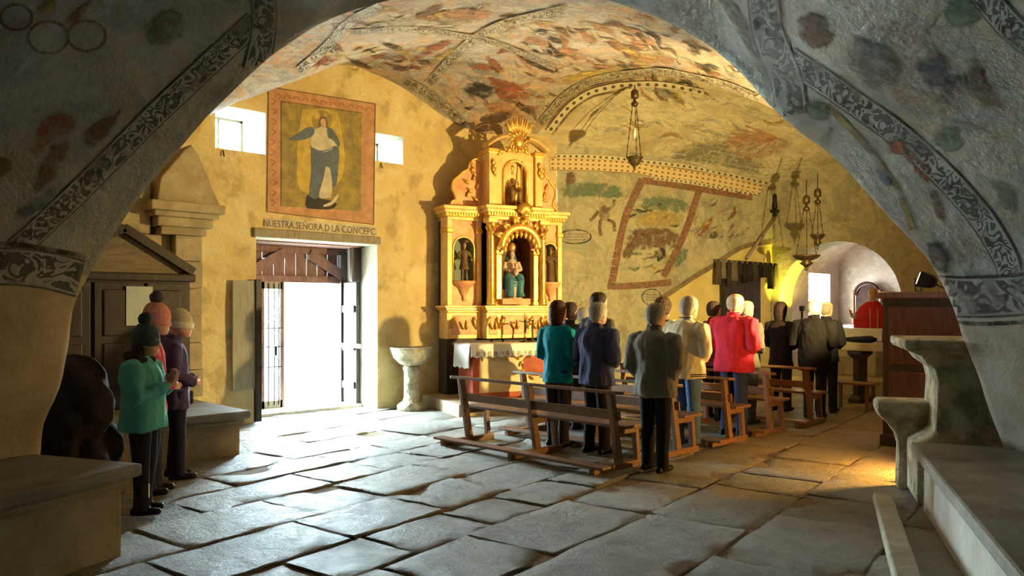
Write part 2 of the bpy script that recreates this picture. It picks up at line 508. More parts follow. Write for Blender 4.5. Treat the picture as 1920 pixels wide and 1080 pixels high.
def pierced_wall(name, mat, x0, x1, z0, z1, y, holes, out, amp=.035, step=.16):
    def lines(a, b, marks):
        s = sorted(set([a, b] + [m for m in marks if a < m < b])); r = []
        for p, q in zip(s[:-1], s[1:]):
            k = max(1, round((q - p) / step)); r += [p + (q - p) * i / k for i in range(k)]
        return r + [b]
    xs = lines(x0, x1, [h for H in holes for h in H[:2]]); zs = lines(z0, z1, [h for H in holes for h in H[2:]])
    mb = MB(); nzn = len(zs)
    for x in xs:
        for z in zs:
            e = min([1.0] + [max(max(H[0] - x, x - H[1]), max(H[2] - z, z - H[3])) / .3 for H in holes]); e = max(0, e)
            mb.v.append((x, y - e * amp * (nz(x, y, z, .8) + .6 * nz(x, y + 4, z, 2.3)), z))
    for i in range(len(xs) - 1):
        for j in range(nzn - 1):
            cx, cz = (xs[i] + xs[i + 1]) / 2, (zs[j] + zs[j + 1]) / 2
            if any(H[0] < cx < H[1] and H[2] < cz < H[3] for H in holes): continue
            mb.f.append((i * nzn + j, (i + 1) * nzn + j, (i + 1) * nzn + j + 1, i * nzn + j + 1))
    # outer face and reveals
    for (a, b, c, d) in holes:
        for q in (((a, c), (a, d)), ((b, c), (b, d)), ((a, d), (b, d)), ((a, c), (b, c))):
            (xa, za), (xb, zb) = q
            mb.add([(xa, y, za), (xb, y, zb), (xb, out, zb), (xa, out, za)], [(0, 1, 2, 3)])
    xs2 = sorted(set([x0, x1] + [h for H in holes for h in H[:2]])); zs2 = sorted(set([z0, z1] + [h for H in holes for h in H[2:] if z0 < h < z1]))
    for p, q in zip(xs2[:-1], xs2[1:]):
        for r, s in zip(zs2[:-1], zs2[1:]):
            if any(H[0] < (p + q) / 2 < H[1] and H[2] < (r + s) / 2 < H[3] for H in holes): continue
            mb.add([(p, out, r), (q, out, r), (q, out, s), (p, out, s)], [(0, 1, 2, 3)])
    o = mb.build(name, mat, None, smooth=False, recalc=False); tag(o, kind='structure'); return o


wl = pierced_wall('wall_left', M['plaster_yellow'], -2.2, 12.0, -.2, 6.4, WY, HOLES, OUT)
wl.data.materials.append(M['plaster_white'])
for p in wl.data.polygons:
    c = p.center
    if abs(p.normal.y) < .3 and WY < c.y < OUT and c.z < 6: p.material_index = 1
door_portal = portal('door_daylight_portal', ((DU0 + DU1) / 2, OUT + .02, DZ / 2), ((DU0 + DU1) / 2, 0, DZ / 2), DU1 - DU0, DZ)
for k, H in enumerate(HOLES[1:]):
    portal('window_daylight_portal', ((H[0] + H[1]) / 2, OUT + .02, (H[2] + H[3]) / 2), ((H[0] + H[1]) / 2, 0, (H[2] + H[3]) / 2), H[1] - H[0], H[3] - H[2])

# nave wall beyond the retable
mb = MB(); n1, n2 = 130, 110
d = NW1 - NW0
for i in range(n1 + 1):
    for j in range(n2 + 1):
        p = NW0 + d * (i / n1 * 1.03); z = -.2 + 6.2 * j / n2
        w = .05 * nz(p.x, p.y, z, .8) + .02 * nz(p.x, p.y, z, 2.5)
        # the lower wall is hollowed back under the rock
        q = p + NWN * (w if NWN.y < 0 else -w); mb.v.append((q.x, q.y, z))
for i in range(n1):
    for j in range(n2): mb.f.append((i * (n2 + 1) + j, (i + 1) * (n2 + 1) + j, (i + 1) * (n2 + 1) + j + 1, i * (n2 + 1) + j + 1))
wn = mb.build('wall_nave', M['fresco_wall'], None, smooth=True); tag(wn, kind='structure')
wn.data.materials.append(M['plaster_ochre'])
for p in wn.data.polygons:
    px, py, Z = proj(p.center)
    k = 560 - max(0, px - 1235) * .62 if px < 1400 else 458
    if px > 1235 and py > k: p.material_index = 1

# end wall with the arch to the sanctuary
EU = 18.0
AV0, AV1, AZ = 6.3, 9.14, 3.2
mb = MB(); N = 24
ac = (AV0 + AV1) / 2; ar = (AV1 - AV0) / 2; spring = AZ - ar * 1.0
prof = [(AV0, -.2)] + [(ac - ar * math.cos(PI * k / N), spring + ar * math.sin(PI * k / N)) for k in range(N + 1)] + [(AV1, -.2)]
outp = [(2.0, -.2)] + [(2.0 + 8.5 * k / N, 6.2) for k in range(N + 1)] + [(10.5, -.2)]
n = len(prof)
mb.v = [(EU, y, z) for y, z in prof] + [(EU, y, z) for y, z in outp] + [(EU + .7, y, z) for y, z in prof]
for i in range(n - 1):
    mb.f.append((i, i + 1, n + i + 1, n + i)); mb.f.append((i, 2 * n + i, 2 * n + i + 1, i + 1))
o = mb.build('wall_end', M['fresco_wall'], None); tag(o, kind='structure')

# sanctuary behind the arch: vaulted, with a side window
M['sanct'] = fresco('sanctuary_painted_blocks', [(.3, (.50, .40, .34)), (.5, (.42, .30, .25)), (.65, (.52, .44, .38)), (.8, (.34, .22, .18))], 1.6, .3, (.25, .16, .12), .6)
SU = 22.2; SW0, SW1 = (20.3, 21.6), (1.35, 2.6)
mb = MB(); sy0, sy1 = 5.2, 9.45
N = 20; sc = (sy0 + sy1) / 2; sr = (sy1 - sy0) / 2
sprof = [(sy0, -.2)] + [(sc - sr * math.cos(PI * k / N), 2.75 + 1.0 * math.sin(PI * k / N)) for k in range(N + 1)]
for i in range(len(sprof) - 1):
    (a, b), (c, e) = sprof[i], sprof[i + 1]
    mb.add([(EU + .7, a, b), (SU, a, b), (SU, c, e), (EU + .7, c, e)], [(0, 1, 2, 3)])
# window wall in pieces
x0, x1 = EU + .7, SU; (a, b), (c, e) = SW0, SW1
for q in ((x0, a, -.2, 2.76), (b, x1, -.2, 2.76), (a, b, -.2, c), (a, b, e, 2.76)):
    mb.add([(q[0], sy1, q[2]), (q[1], sy1, q[2]), (q[1], sy1, q[3]), (q[0], sy1, q[3])], [(0, 1, 2, 3)])
o = mb.build('wall_sanctuary', M['sanct'], None, recalc=False); tag(o, kind='structure')
mb = MB()
bk = sprof + [(sy1, -.2)]
mb.add([(SU, y, z) for y, z in bk], [tuple(range(len(bk)))])
mb.add([(EU + .7, y, z) for y, z in ((sy0 - .1, -.2), (AV0, -.2), (AV0, 4), (sy0 - .1, 4))], [(0, 1, 2, 3)])
mb.add([(EU + .7, y, z) for y, z in ((AV1, -.2), (sy1 + .1, -.2), (sy1 + .1, 4), (AV1, 4))], [(0, 1, 2, 3)])
mb.add([(EU + .7, y, z) for y, z in ((AV0, AZ), (AV1, AZ), (AV1, 4.2), (AV0, 4.2))], [(0, 1, 2, 3)])
o = mb.build('wall_back', M['sanct'], None, recalc=False); tag(o, kind='structure')

# side walls out of sight that close the cave
mb = MB()
mb.add([(.3, 6.2, -.2), (.3, 12, -.2), (.3, 12, 6), (.3, 6.2, 6)], [(0, 1, 2, 3)])
tag(mb.build('wall_rear', M['plaster_yellow'], None, recalc=False), kind='structure')
mb = MB()
N = 30
for i in range(N + 1):
    for j in range(13):
        u = 7.9 + 10.6 * i / N; z = -.2 + 6.2 * j / 12
        mb.v.append((u, 1.1 + 1.7 * i / N + .15 * nz(u, 0, z, .8), z))
for i in range(N):
    for j in range(12): mb.f.append((i * 13 + j, (i + 1) * 13 + j, (i + 1) * 13 + j + 1, i * 13 + j + 1))
tag(mb.build('wall_right', M['plaster_yellow'], None, smooth=True), kind='structure')
# end of the foreground passage behind the camera
mb = MB(); mb.add([CW(x, -2.3, z) for x, z in ((-9, -.2), (9, -.2), (9, 7), (-9, 7))], [(0, 1, 2, 3)])
tag(mb.build('wall_passage', M['plaster_white'], None, recalc=False), kind='structure')

# ------------------------------------------------------------------ floor: earth bed and flagstones
mb = MB(); S = .5
mb.add([(-14, -14, -.02), (24, -14, -.02), (24, 12.05, -.02), (-14, 12.05, -.02)], [(0, 1, 2, 3)])
floor = mb.build('floor', M['earth'], None, recalc=False); tag(floor, kind='structure')
mb = MB()
mb.add([(-40, 12.05, -.1), (60, 12.05, -.1), (60, 80, -.1), (-40, 80, -.1)], [(0, 1, 2, 3)])
tag(mb.build('ground_outside', M['hill'], None, recalc=False), kind='structure')


def slab_material(name, tint):
    t = NT(name)
    oi = t.n('ObjectInfo')
    a = t.noise(3.0, 6, .65)
    col = t.ramp(a, [(.3, (.46 * tint[0], .45 * tint[1], .38 * tint[2])), (.55, (.37 * tint[0], .355 * tint[1], .285 * tint[2])), (.75, (.27 * tint[0], .235 * tint[1], .165 * tint[2]))])
    v = t.math('ADD', t.math('MULTIPLY', oi.outputs['Random'], .3), .85)
    hs = t.n('HueSaturation'); t.l(col, hs.inputs['Color']); t.l(v, hs.inputs['Value'])
    d = t.noise(1.1, 5, .6)
    col = t.mix(t.math('MULTIPLY', t.step(d, .55, .72), .5), hs.outputs[0], (.28, .20, .11))
    pit = t.step(t.noise(22, 5, .7), .56, .70)
    col = t.mix(t.math('MULTIPLY', pit, .55), col, (.12, .09, .055))
    geo = t.n('NewGeometry'); sep = t.n('SeparateXYZ'); t.l(geo.outputs['Position'], sep.inputs[0])
    dust = t.math('MULTIPLY', t.step(t.math('ADD', sep.outputs['X'], t.math('MULTIPLY', t.noise(1.6, 4), 2.0)), 8.2, 10.2), t.step(t.math('MULTIPLY', sep.outputs['Y'], -1.0), -7.0, -4.6))
    col = t.mix(t.math('MULTIPLY', dust, .7), col, (.34, .24, .13))      # slabs turn browner over the aisle
    h = t.math('SUBTRACT', t.math('ADD', t.noise(10, 7, .72), t.math('MULTIPLY', t.noise(45, 4, .7), .35)), t.math('MULTIPLY', pit, .25))
    t.bump(h, 1.0, .11)
    rg = t.math('ADD', t.math('MULTIPLY', t.noise(8, 4), .35), .42)
    return t.fin(col, rg, 0, .45)


M['slab'] = slab_material('flagstone', (1, 1, 1))


def flagstones():
    th = R(9); ct, st = math.cos(th), math.sin(th)
    rng = random.Random(11); rest = MB(); nvis = 0; cand = []
    b = -9.0
    while b < 14:
        w = rng.uniform(.58, .92); a = -8 + rng.uniform(0, .8)
        while a < 24:
            L = rng.uniform(.7, 1.45)
            ca, cb = a + L / 2, b + w / 2
            x, y = ca * ct - cb * st, ca * st + cb * ct
            Z = x * FW[0] + y * FW[1]
            ok = Z > 3.6 and y < 12.0 and x > .4 and x < 17
            if y > WY - .05: ok = ok and DU0 - .2 < x < DU1 + .2
            if ok:
                px, py, _ = proj((x, y, 0))
                if -250 < px < 2000: cand.append((Z, a, b, L, w))
            a += L
        b += w
    cand.sort()
    for k, (Z, a, b, L, w) in enumerate(cand):
        g = .009; na, nb = max(3, int(L / .14)), max(3, int(w / .14))
        if Z > 11: na, nb = max(2, na // 2), max(2, nb // 2)
        seed = rng.uniform(0, 99); tx, ty, tz = rng.uniform(-.012, .012), rng.uniform(-.012, .012), rng.uniform(-.012, .008)
        cj = [(rng.uniform(-.03, .02), rng.uniform(-.03, .02)) for _ in range(4)]
        worn = rng.random() < .28; wa, wb, wr = rng.uniform(0, L), rng.choice([0, w]), rng.uniform(.13, .30)
        gs = [0, .014 / L] + [i / na for i in range(1, na)] + [1 - .014 / L, 1]; gq = [0, .014 / w] + [j / nb for j in range(1, nb)] + [1 - .014 / w, 1]
        na, nb = len(gs) - 1, len(gq) - 1
        mb = MB(); pts = []
        for i in range(na + 1):
            for j in range(nb + 1):
                s, q = gs[i], gq[j]
                ja = cj[0][0] * (1 - s) * (1 - q) + cj[1][0] * s * (1 - q) + cj[2][0] * s * q + cj[3][0] * (1 - s) * q
                jb = cj[0][1] * (1 - s) * (1 - q) + cj[1][1] * s * (1 - q) + cj[2][1] * s * q + cj[3][1] * (1 - s) * q
                aa, bb = a + g + s * (L - 2 * g) + ja, b + g + q * (w - 2 * g) + jb
                edge = min(s * L, (1 - s) * L, q * w, (1 - q) * w)
                z = tz + tx * (s - .5) + ty * (q - .5) + .012 * nz(aa, bb, seed, 2.2) + .010 * nz(aa, bb, seed, 7)
                if edge < .01:
                    z -= .007 + .008 * abs(nz(aa, bb, seed, 4)); aa += .022 * nz(aa, bb, seed, 3.3); bb += .022 * nz(aa, bb, seed + 7, 3.3)
                if worn:
                    dd = math.hypot(s * L - wa, q * w - wb)
                    if dd < wr: z -= .055 * (1 - (dd / wr) ** 2)
                z = min(z, .02)
                x, y = aa * ct - bb * st, aa * st + bb * ct
                pts.append((x, y, z))
        nbv = nb + 1
        fs = [(i * nbv + j, (i + 1) * nbv + j, (i + 1) * nbv + j + 1, i * nbv + j + 1) for i in range(na) for j in range(nb)]
        per = [i * nbv for i in range(na + 1)] + [na * nbv + j for j in range(1, nb + 1)] + [i * nbv + nb for i in range(na - 1, -1, -1)] + [j for j in range(nb - 1, 0, -1)]
        base = len(pts); pts += [(pts[i][0], pts[i][1], -.06) for i in per]; m = len(per)
        fs += [(per[i], base + i, base + (i + 1) % m, per[(i + 1) % m]) for i in range(m)]
        if k < 300:
            mb.add(pts, fs); o = mb.build('flagstone', M['slab'], floor, smooth=True, recalc=True); o.data.set_sharp_from_angle(angle=R(32))
        else: rest.add(pts, fs)
    if rest.v: tag(rest.build('far_paving', M['slab'], floor, smooth=True), kind='stuff')


flagstones()
# ------------------------------------------------------------------ paint laid onto the rock and plaster
def bvh_of(*objs):
    vs, fs = [], []
    for o in objs:
        b = len(vs); vs += [v.co.copy() for v in o.data.vertices]; fs += [tuple(i + b for i in p.vertices) for p in o.data.polygons]
    return BVHTree.FromPolygons(vs, fs)


BV_ARCH = bvh_of(arch); BV_ROOM = bvh_of(ceil, wl, wn)
CAMP = Vector((0, 0, EYE))


def stick(px, py, bv, off=.006):
    d = (W(px, py, 1) - CAMP).normalized()
    loc, nor, idx, dist = bv.ray_cast(CAMP, d)
    if loc is None: return None
    if nor.dot(d) > 0: nor = -nor
    return loc + nor * off


PAINT = {}


def acc(parent, name, mat):
    k = (parent.name, name, mat.name)
    if k not in PAINT: PAINT[k] = (MB(), parent, name, mat); PAINT[k][0].uv = []
    return PAINT[k][0]


def blob(parent, name, mat, poly, bv, off=.006, rings=3, smooth=True):
    """a patch of pigment: star-shaped outline given in pixels"""
    if smooth and len(poly) > 2:
        poly = [tuple(p) for p in spline(list(poly) + [poly[0]], max(10, len(poly) * 3))[:-1]]
    cx = sum(p[0] for p in poly) / len(poly); cy = sum(p[1] for p in poly) / len(poly)
    c = stick(cx, cy, bv, off)
    if c is None: return
    n = len(poly); vs = [c]
    for r in range(1, rings + 1):
        k = r / rings
        for x, y in poly:
            q = stick(cx + (x - cx) * k, cy + (y - cy) * k, bv, off)
            if q is None or (q - c).length > 3.0: return
            vs.append(q)
    fs = [(0, 1 + i, 1 + (i + 1) % n) for i in range(n)]
    for r in range(rings - 1):
        for i in range(n):
            a = 1 + r * n + i; b = 1 + r * n + (i + 1) % n
            fs.append((a, a + n, b + n, b))
    m = acc(parent, name, mat); m.add(vs, fs); m.uv += [(0, 0)] + [(r / rings, 0) for r in range(1, rings + 1) for _ in range(n)]


def strip(parent, name, mat, path, width, bv, off=.007, step=9, nw=4, w_end=None):
    """a painted border: pixel path and width in pixels, laid on the surface with UVs along it"""
    path = [np.array(p, float) for p in path]
    L = sum(np.linalg.norm(b - a) for a, b in zip(path[:-1], path[1:]))
    pts = spline(path, max(3, int(L / step)))
    rows = []; t = 0; uvs = []; prev = None
    for i, p in enumerate(pts):
        d = pts[min(i + 1, len(pts) - 1)] - pts[max(i - 1, 0)]; d /= (np.linalg.norm(d) or 1)
        nrm = np.array([-d[1], d[0]]); k = i / (len(pts) - 1); w = width if w_end is None else width * (1 - k) + w_end * k
        row = [stick(*(p + nrm * w * (j / nw - .5)), bv, off) for j in range(nw + 1)]
        if prev is not None: t += np.linalg.norm(p - prev) / max(w, 1)
        prev = p
        rows.append(row); uvs.append(t)
    m = acc(parent, name, mat)
    for i in range(len(rows) - 1):
        for j in range(nw):
            q = [rows[i][j], rows[i][j + 1], rows[i + 1][j + 1], rows[i + 1][j]]
            if any(x is None for x in q): continue
            if max((q[a] - q[b]).length for a, b in ((0, 2), (1, 3))) > .9: continue
            m.add(q, [(0, 1, 2, 3)]); k = 0 if mat.name[:2] in ('p_', 'q_') else 1; m.uv += [(k * uvs[i], j / nw), (k * uvs[i], (j + 1) / nw), (k * uvs[i + 1], (j + 1) / nw), (k * uvs[i + 1], j / nw)]


def flush_paint():
    for (mbb, parent, name, mat) in PAINT.values():
        if mbb.v: mbb.build(name, mat, parent, smooth=True, recalc=False)
    PAINT.clear()


def pigment(name, c, c2=None, s=8):
    """old pigment: worn thin in places and ragged towards its edge (UV x = 1 at the outline)"""
    t = NT(name); c2 = c2 or tuple(x * .7 for x in c)
    col = t.ramp(t.noise(s, 5, .6), [(.35, c), (.65, c2)])
    sep = t.n('SeparateXYZ'); t.l(t.co.outputs['UV'], sep.inputs[0])
    wear = t.step(t.noise(4.5, 6, .7), .38, .66)
    rag = t.math('ADD', sep.outputs['X'], t.math('MULTIPLY', t.math('SUBTRACT', t.noise(9, 5, .7), .5), .9))
    al = t.math('MULTIPLY', t.math('SUBTRACT', 1.0, t.step(rag, .62, 1.0)), t.math('SUBTRACT', .95, t.math('MULTIPLY', wear, .75)))
    t.l(al, t.bsdf.inputs['Alpha'])
    t.bump(t.noise(9, 6, .65), .4, .03)
    return t.fin(col, .75)


for nm, c in dict(p_red=(.36, .12, .06), p_salmon=(.50, .26, .14), p_ochre=(.55, .40, .13), p_cream=(.58, .53, .42), p_blue=(.13, .16, .22), p_dark=(.05, .045, .045),
                  p_brown=(.20, .12, .07), p_green=(.17, .24, .17), p_grey=(.36, .36, .33), p_white=(.72, .70, .62), p_skin=(.55, .38, .24), p_terra=(.56, .30, .17), p_gold=(.55, .40, .10), p_line=(.66, .62, .46)).items():
    M[nm] = pigment(nm, c)
M['p_olive'] = pigment('p_olive', (.38, .28, .08), (.20, .16, .08), 4)


def scroll_mat(name, light, dark, s=1.6, freq=4.0):
    t = NT(name); uv = t.co.outputs['UV']
    a = t.noise(s, 1.5, .5, 1.5, vec=uv)
    f = t.math('FRACT', t.math('MULTIPLY', a, freq)); e = t.math('ABSOLUTE', t.math('SUBTRACT', f, .5))
    k = t.step(e, .20, .28)
    sep = t.n('SeparateXYZ'); t.l(uv, sep.inputs[0])
    v = t.math('ABSOLUTE', t.math('SUBTRACT', sep.outputs['Y'], .5))
    ed = t.step(v, .38, .40); ln = t.step(v, .44, .455)
    col = t.mix(k, light, dark)
    col = t.mix(ed, col, light); col = t.mix(ln, col, dark)
    d = t.noise(2.2, 5, .65)
    col = t.mix(t.math('MULTIPLY', t.step(d, .45, .7), .5), col, tuple((x + y) / 2.6 for x, y in zip(light, dark)))
    t.bump(t.noise(9, 6, .65), .5, .03)
    t.l(t.math('SUBTRACT', 1.0, t.math('MULTIPLY', t.step(t.noise(3.5, 6, .7), .45, .7), .65)), t.bsdf.inputs['Alpha'])
    return t.fin(col, .6, 0, .4)


M['scroll'] = scroll_mat('scrollwork_border', (.33, .34, .31), (.045, .05, .05))
M['scroll_warm'] = scroll_mat('scrollwork_border_warm', (.55, .48, .33), (.07, .055, .04), 2.2, 4.5)
M['scroll_terra'] = scroll_mat('red_brown_border', (.30, .15, .09), (.17, .075, .05), 1.4, 3)


def dotted_mat(name, bg, dot, rows=2, per=2.0, edge=(.2, .15, .08)):
    t = NT(name); uv = t.co.outputs['UV']; sep = t.n('SeparateXYZ'); t.l(uv, sep.inputs[0])
    fx = t.math('SUBTRACT', t.math('FRACT', t.math('MULTIPLY', sep.outputs['X'], per)), .5)
    fy = t.math('SUBTRACT', t.math('FRACT', t.math('MULTIPLY', sep.outputs['Y'], rows)), .5)
    r = t.math('ADD', t.math('MULTIPLY', fx, fx), t.math('MULTIPLY', fy, fy))
    col = t.mix(t.step(r, .04, .07), dot, bg)
    v = t.math('ABSOLUTE', t.math('SUBTRACT', sep.outputs['Y'], .5))
    col = t.mix(t.step(v, .44, .46), col, edge)
    t.bump(t.noise(9, 6, .65), .4, .02)
    return t.fin(col, .8)


M['dots'] = dotted_mat('beaded_border', (.66, .52, .28), (.30, .12, .05), 3, 2.2)
M['diamonds'] = dotted_mat('diamond_border', (.62, .54, .36), (.10, .08, .06), 1, .8)

# ------------------------------------------------------------------ the mural over the door and its inscription
mural = empty('mural_painting', on_y(600, 300, WY), 0, 'mural of a robed figure with halo, painted in a terracotta border above the doorway', 'mural')
MI = mural


for k_ in [k for k in M if k.startswith('p_')]:
    c_ = M[k_].node_tree.nodes; e_ = [n for n in c_ if n.type == 'VALTORGB'][0].color_ramp.elements
    M['q' + k_[1:]] = mk('q' + k_[1:], tuple(e_[0].color)[:3], tuple(e_[1].color)[:3], 7, .8, 0, .3)


def mural_parts():
    def quad(name, mat, c, off, n=14):
        m = acc(mural, name, mat); rows = []
        for i in range(n + 1):
            for j in range(n + 1):
                s, q = i / n, j / n
                x = (c[0][0] * (1 - s) + c[1][0] * s) * (1 - q) + (c[3][0] * (1 - s) + c[2][0] * s) * q
                y = (c[0][1] * (1 - s) + c[1][1] * s) * (1 - q) + (c[3][1] * (1 - s) + c[2][1] * s) * q
                rows.append(stick(x, y, BVW, off))
        m.add(rows, [(i * (n + 1) + j, (i + 1) * (n + 1) + j, (i + 1) * (n + 1) + j + 1, i * (n + 1) + j + 1) for i in range(n) for j in range(n)])
        m.uv += [(0, 0)] * len(rows)
    BVW = bvh_of(wl)
    quad('painted_border', M['q_terra'], [(503, 163), (703, 195), (700, 421), (500, 397)], .004)
    quad('painted_background', M['q_olive'], [(527, 190), (678, 212), (676, 396), (527, 387)], .007)
    blob(mural, 'painted_glow', M['q_gold'], [(566, 206), (600, 204), (632, 212), (640, 250), (646, 300), (632, 345), (566, 360), (556, 300), (560, 250)], BVW, .009)
    blob(mural, 'painted_halo', M['q_olive'], [(603 + 19 * math.cos(a), 226 + 19 * math.sin(a)) for a in [k * PI / 6 for k in range(12)]], BVW, .011)
    blob(mural, 'painted_hair', M['q_brown'], [(597, 224), (604, 218), (612, 224), (614, 240), (610, 252), (600, 254), (595, 240)], BVW, .013)
    blob(mural, 'painted_face', M['q_skin'], [(600, 226), (605, 222), (610, 227), (610, 236), (606, 241), (601, 236)], BVW, .016)
    blob(mural, 'painted_dress', M['q_cream'], [(588, 244), (600, 238), (612, 240), (630, 262), (637, 272), (628, 277), (610, 285), (596, 284), (582, 272), (583, 256)], BVW, .014)
    blob(mural, 'painted_cloak', M['q_blue'], [(582, 275), (600, 283), (614, 280), (634, 275), (633, 320), (628, 350), (614, 352), (606, 345), (598, 370), (580, 368), (583, 320)], BVW, .015)
    blob(mural, 'painted_cloak', M['q_blue'], [(612, 236), (625, 246), (636, 268), (634, 276), (622, 262), (614, 258)], BVW, .016)
    blob(mural, 'painted_cloak', M['q_blue'], [(540, 262), (556, 252), (575, 240), (588, 240), (586, 254), (570, 262), (552, 264)], BVW, .015)
    blob(mural, 'painted_dress', M['q_cream'], [(610, 312), (618, 318), (622, 350), (618, 372), (610, 370), (604, 374), (597, 366), (604, 340)], BVW, .017)
    blob(mural, 'painted_crescent', M['q_cream'], [(632, 362), (634, 368), (622, 384), (606, 388), (606, 384), (620, 378)], BVW, .016)
    blob(mural, 'painted_cloud', M['q_dark'], [(575, 366), (600, 372), (630, 380), (622, 392), (590, 392), (572, 388)], BVW, .012)
    for k in range(22):     # vine flourishes on the border
        if k < 11: x, y = 512 + 2 * math.sin(k), 185 + k * 19; p = [(x - 4, y), (x + 5, y + 5), (x - 3, y + 11)]
        else: x = 515 + (k - 11) * 17; y = 178 + (k - 11) * 2.5; p = [(x, y + 4), (x + 6, y - 3), (x + 13, y + 5)]
        strip(mural, 'painted_flourish', M['q_red'], p, 1.6, BVW, .008, step=4, nw=1); flush_paint()
    for a, b in (((503, 163), (703, 195)), ((703, 195), (700, 421)), ((700, 421), (500, 397)), ((500, 397), (503, 163)), ((527, 190), (678, 212)), ((527, 190), (527, 387))):
        strip(mural, 'painted_outline', M['q_brown'], [a, ((a[0] + b[0]) / 2, (a[1] + b[1]) / 2), b], 1.6, BVW, .010, nw=1); flush_paint()
    # inscription
    cu = bpy.data.curves.new('inscription', 'FONT'); cu.body = 'NUESTRA.SEÑORA.D.LA CONCEPC'; cu.size = 1; cu.resolution_u = 2
    to = bpy.data.objects.new('inscription', cu); COL.objects.link(to)
    dg = bpy.context.evaluated_depsgraph_get(); me = bpy.data.meshes.new_from_object(to.evaluated_get(dg))
    bpy.data.objects.remove(to)
    xs = [v.co.x for v in me.vertices]; x0, x1 = min(xs), max(xs)
    for v in me.vertices:
        k = (v.co.x - x0) / (x1 - x0)
        px = 494 + 209 * k; base = 424 + 17 * k; py = base - v.co.y / .7 * 13
        v.co = stick(px, py, BVW, .008)
    me.materials.append(M['q_brown'])
    o = bpy.data.objects.new('inscription', me); COL.objects.link(o); o.parent = mural; o['label'] = 'dark painted capitals under the mural'
    m = acc(mural, 'inscription_ground', M['q_cream']); vs = [stick(494 + 212 * i / 14, 408 + 17 * i / 14 + 18 * j, BVW, .004) for i in range(15) for j in (0, 1)]
    m.add(vs, [(2 * i, 2 * i + 2, 2 * i + 3, 2 * i + 1) for i in range(14)]); m.uv += [(0, 0)] * len(vs)


mural_parts()
flush_paint()
for ch in mural.children: ch.matrix_parent_inverse = Matrix.Translation(mural.location).inverted()

# ------------------------------------------------------------------ doorway
door = empty('door_1', ((DU0 + DU1) / 2, WY, 0), 0, kind='structure')


def dpart(mb, name, mat, parent=door, **kw):
    o = mb.build(name, mat, parent, **kw)
    if parent is door: o.matrix_parent_inverse = Matrix.Translation(door.location).inverted()
    return o


DY = 11.93
dpart(MB().bx(DU0 - .06, DU1 + .03, WY - .07, WY + .35, DZ - .03, DZ + .11), 'lintel', M['wood_grey'], bevel=.02)
dpart(MB().bx(DU0 + .02, DU1 - .02, WY + .35, OUT - .02, DZ - .05, DZ + .02), 'lintel_soffit', M['wood_door'])
dpart(MB().bx(DU0, DU1, DY - .06, DY + .06, 2.10, 2.22), 'transom', M['wood_door'], bevel=.01)
dpart(MB().bx(DU0, DU1, DY - .06, DY + .06, DZ - .16, DZ - .05), 'head_beam', M['wood_door'], bevel=.01)
bw = .2
k = DU0
while k < DU1 - .02:
    e = min(k + bw, DU1); dpart(MB().bx(k + .004, e - .004, DY, DY + .04, 2.2, DZ - .12), 'tympanum_board', M['wood_door'], bevel=.006); k += bw
dpart(MB().bar((DU0 + .3, DY - .05, 2.22), (DU0 + .95, DY - .05, DZ - .16), .08, .16), 'brace', M['wood_door'])
dpart(MB().bar((DU1 - .05, DY - .05, 2.22), (DU1 - .72, DY - .05, DZ - .16), .08, .16), 'brace', M['wood_door'])
dpart(MB().bx(DU1 - .13, DU1 - .01, DY - .1, DY + .06, 0, DZ - .1), 'door_post', M['wood_dark'])
# leaf folded back along the right reveal
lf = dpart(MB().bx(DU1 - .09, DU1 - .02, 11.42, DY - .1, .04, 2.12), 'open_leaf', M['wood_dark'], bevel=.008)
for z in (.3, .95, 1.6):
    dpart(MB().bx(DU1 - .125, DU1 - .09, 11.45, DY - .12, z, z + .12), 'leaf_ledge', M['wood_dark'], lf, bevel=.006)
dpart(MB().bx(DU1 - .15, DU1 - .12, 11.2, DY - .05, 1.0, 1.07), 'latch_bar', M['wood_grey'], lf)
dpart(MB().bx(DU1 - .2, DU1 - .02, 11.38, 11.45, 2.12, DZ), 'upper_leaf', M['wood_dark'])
# glazed iron leaf standing in the left of the opening
GL = 6.36
gl = dpart(MB().bx(DU0, DU0 + .55, DY - .05, DY + .01, .05, 2.1), 'glazed_leaf', M['wood_door'])
for x in (DU0 + .58, GL):
    dpart(MB().bx(x - .035, x + .035, DY - .05, DY + .01, .05, 2.1), 'stile', M['wood_door'], gl)
for z in (.12, 2.06):
    dpart(MB().bx(DU0 + .55, GL, DY - .05, DY + .01, z - .07, z + .05), 'rail', M['wood_grey'], gl)
dpart(MB().bx(DU0 + .6, GL - .03, DY - .02, DY - .014, .17, 2.0), 'pane', M['glass'], gl)
for x in (DU0 + .68, DU0 + .78, DU0 + .86):
    dpart(MB().tube([(x, DY - .06, .1), (x, DY - .06, 2.08)], .012, 6), 'iron_bar', M['iron'], gl)
for z in (.72, 1.35, 1.05):
    dpart(MB().tube([(DU0 + .55, DY - .06, z), (GL, DY - .06, z)], .011, 6), 'iron_crossbar', M['iron'], gl)
dpart(MB().box((DU0 + .79, DY - .08, .98), (.05, .04, .16)), 'lock', M['iron'], gl)
# grey board standing in for the shadowed wall beside the dark leaf edge
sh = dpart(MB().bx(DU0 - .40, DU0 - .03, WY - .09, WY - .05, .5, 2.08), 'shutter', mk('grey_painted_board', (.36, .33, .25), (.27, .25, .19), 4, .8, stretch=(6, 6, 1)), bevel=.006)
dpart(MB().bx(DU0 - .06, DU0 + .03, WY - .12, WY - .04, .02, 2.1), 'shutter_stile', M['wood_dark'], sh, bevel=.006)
dpart(MB().bx(DU0, DU1, 11.35, OUT, -.04, .05), 'threshold', M['stone'], bevel=.02)

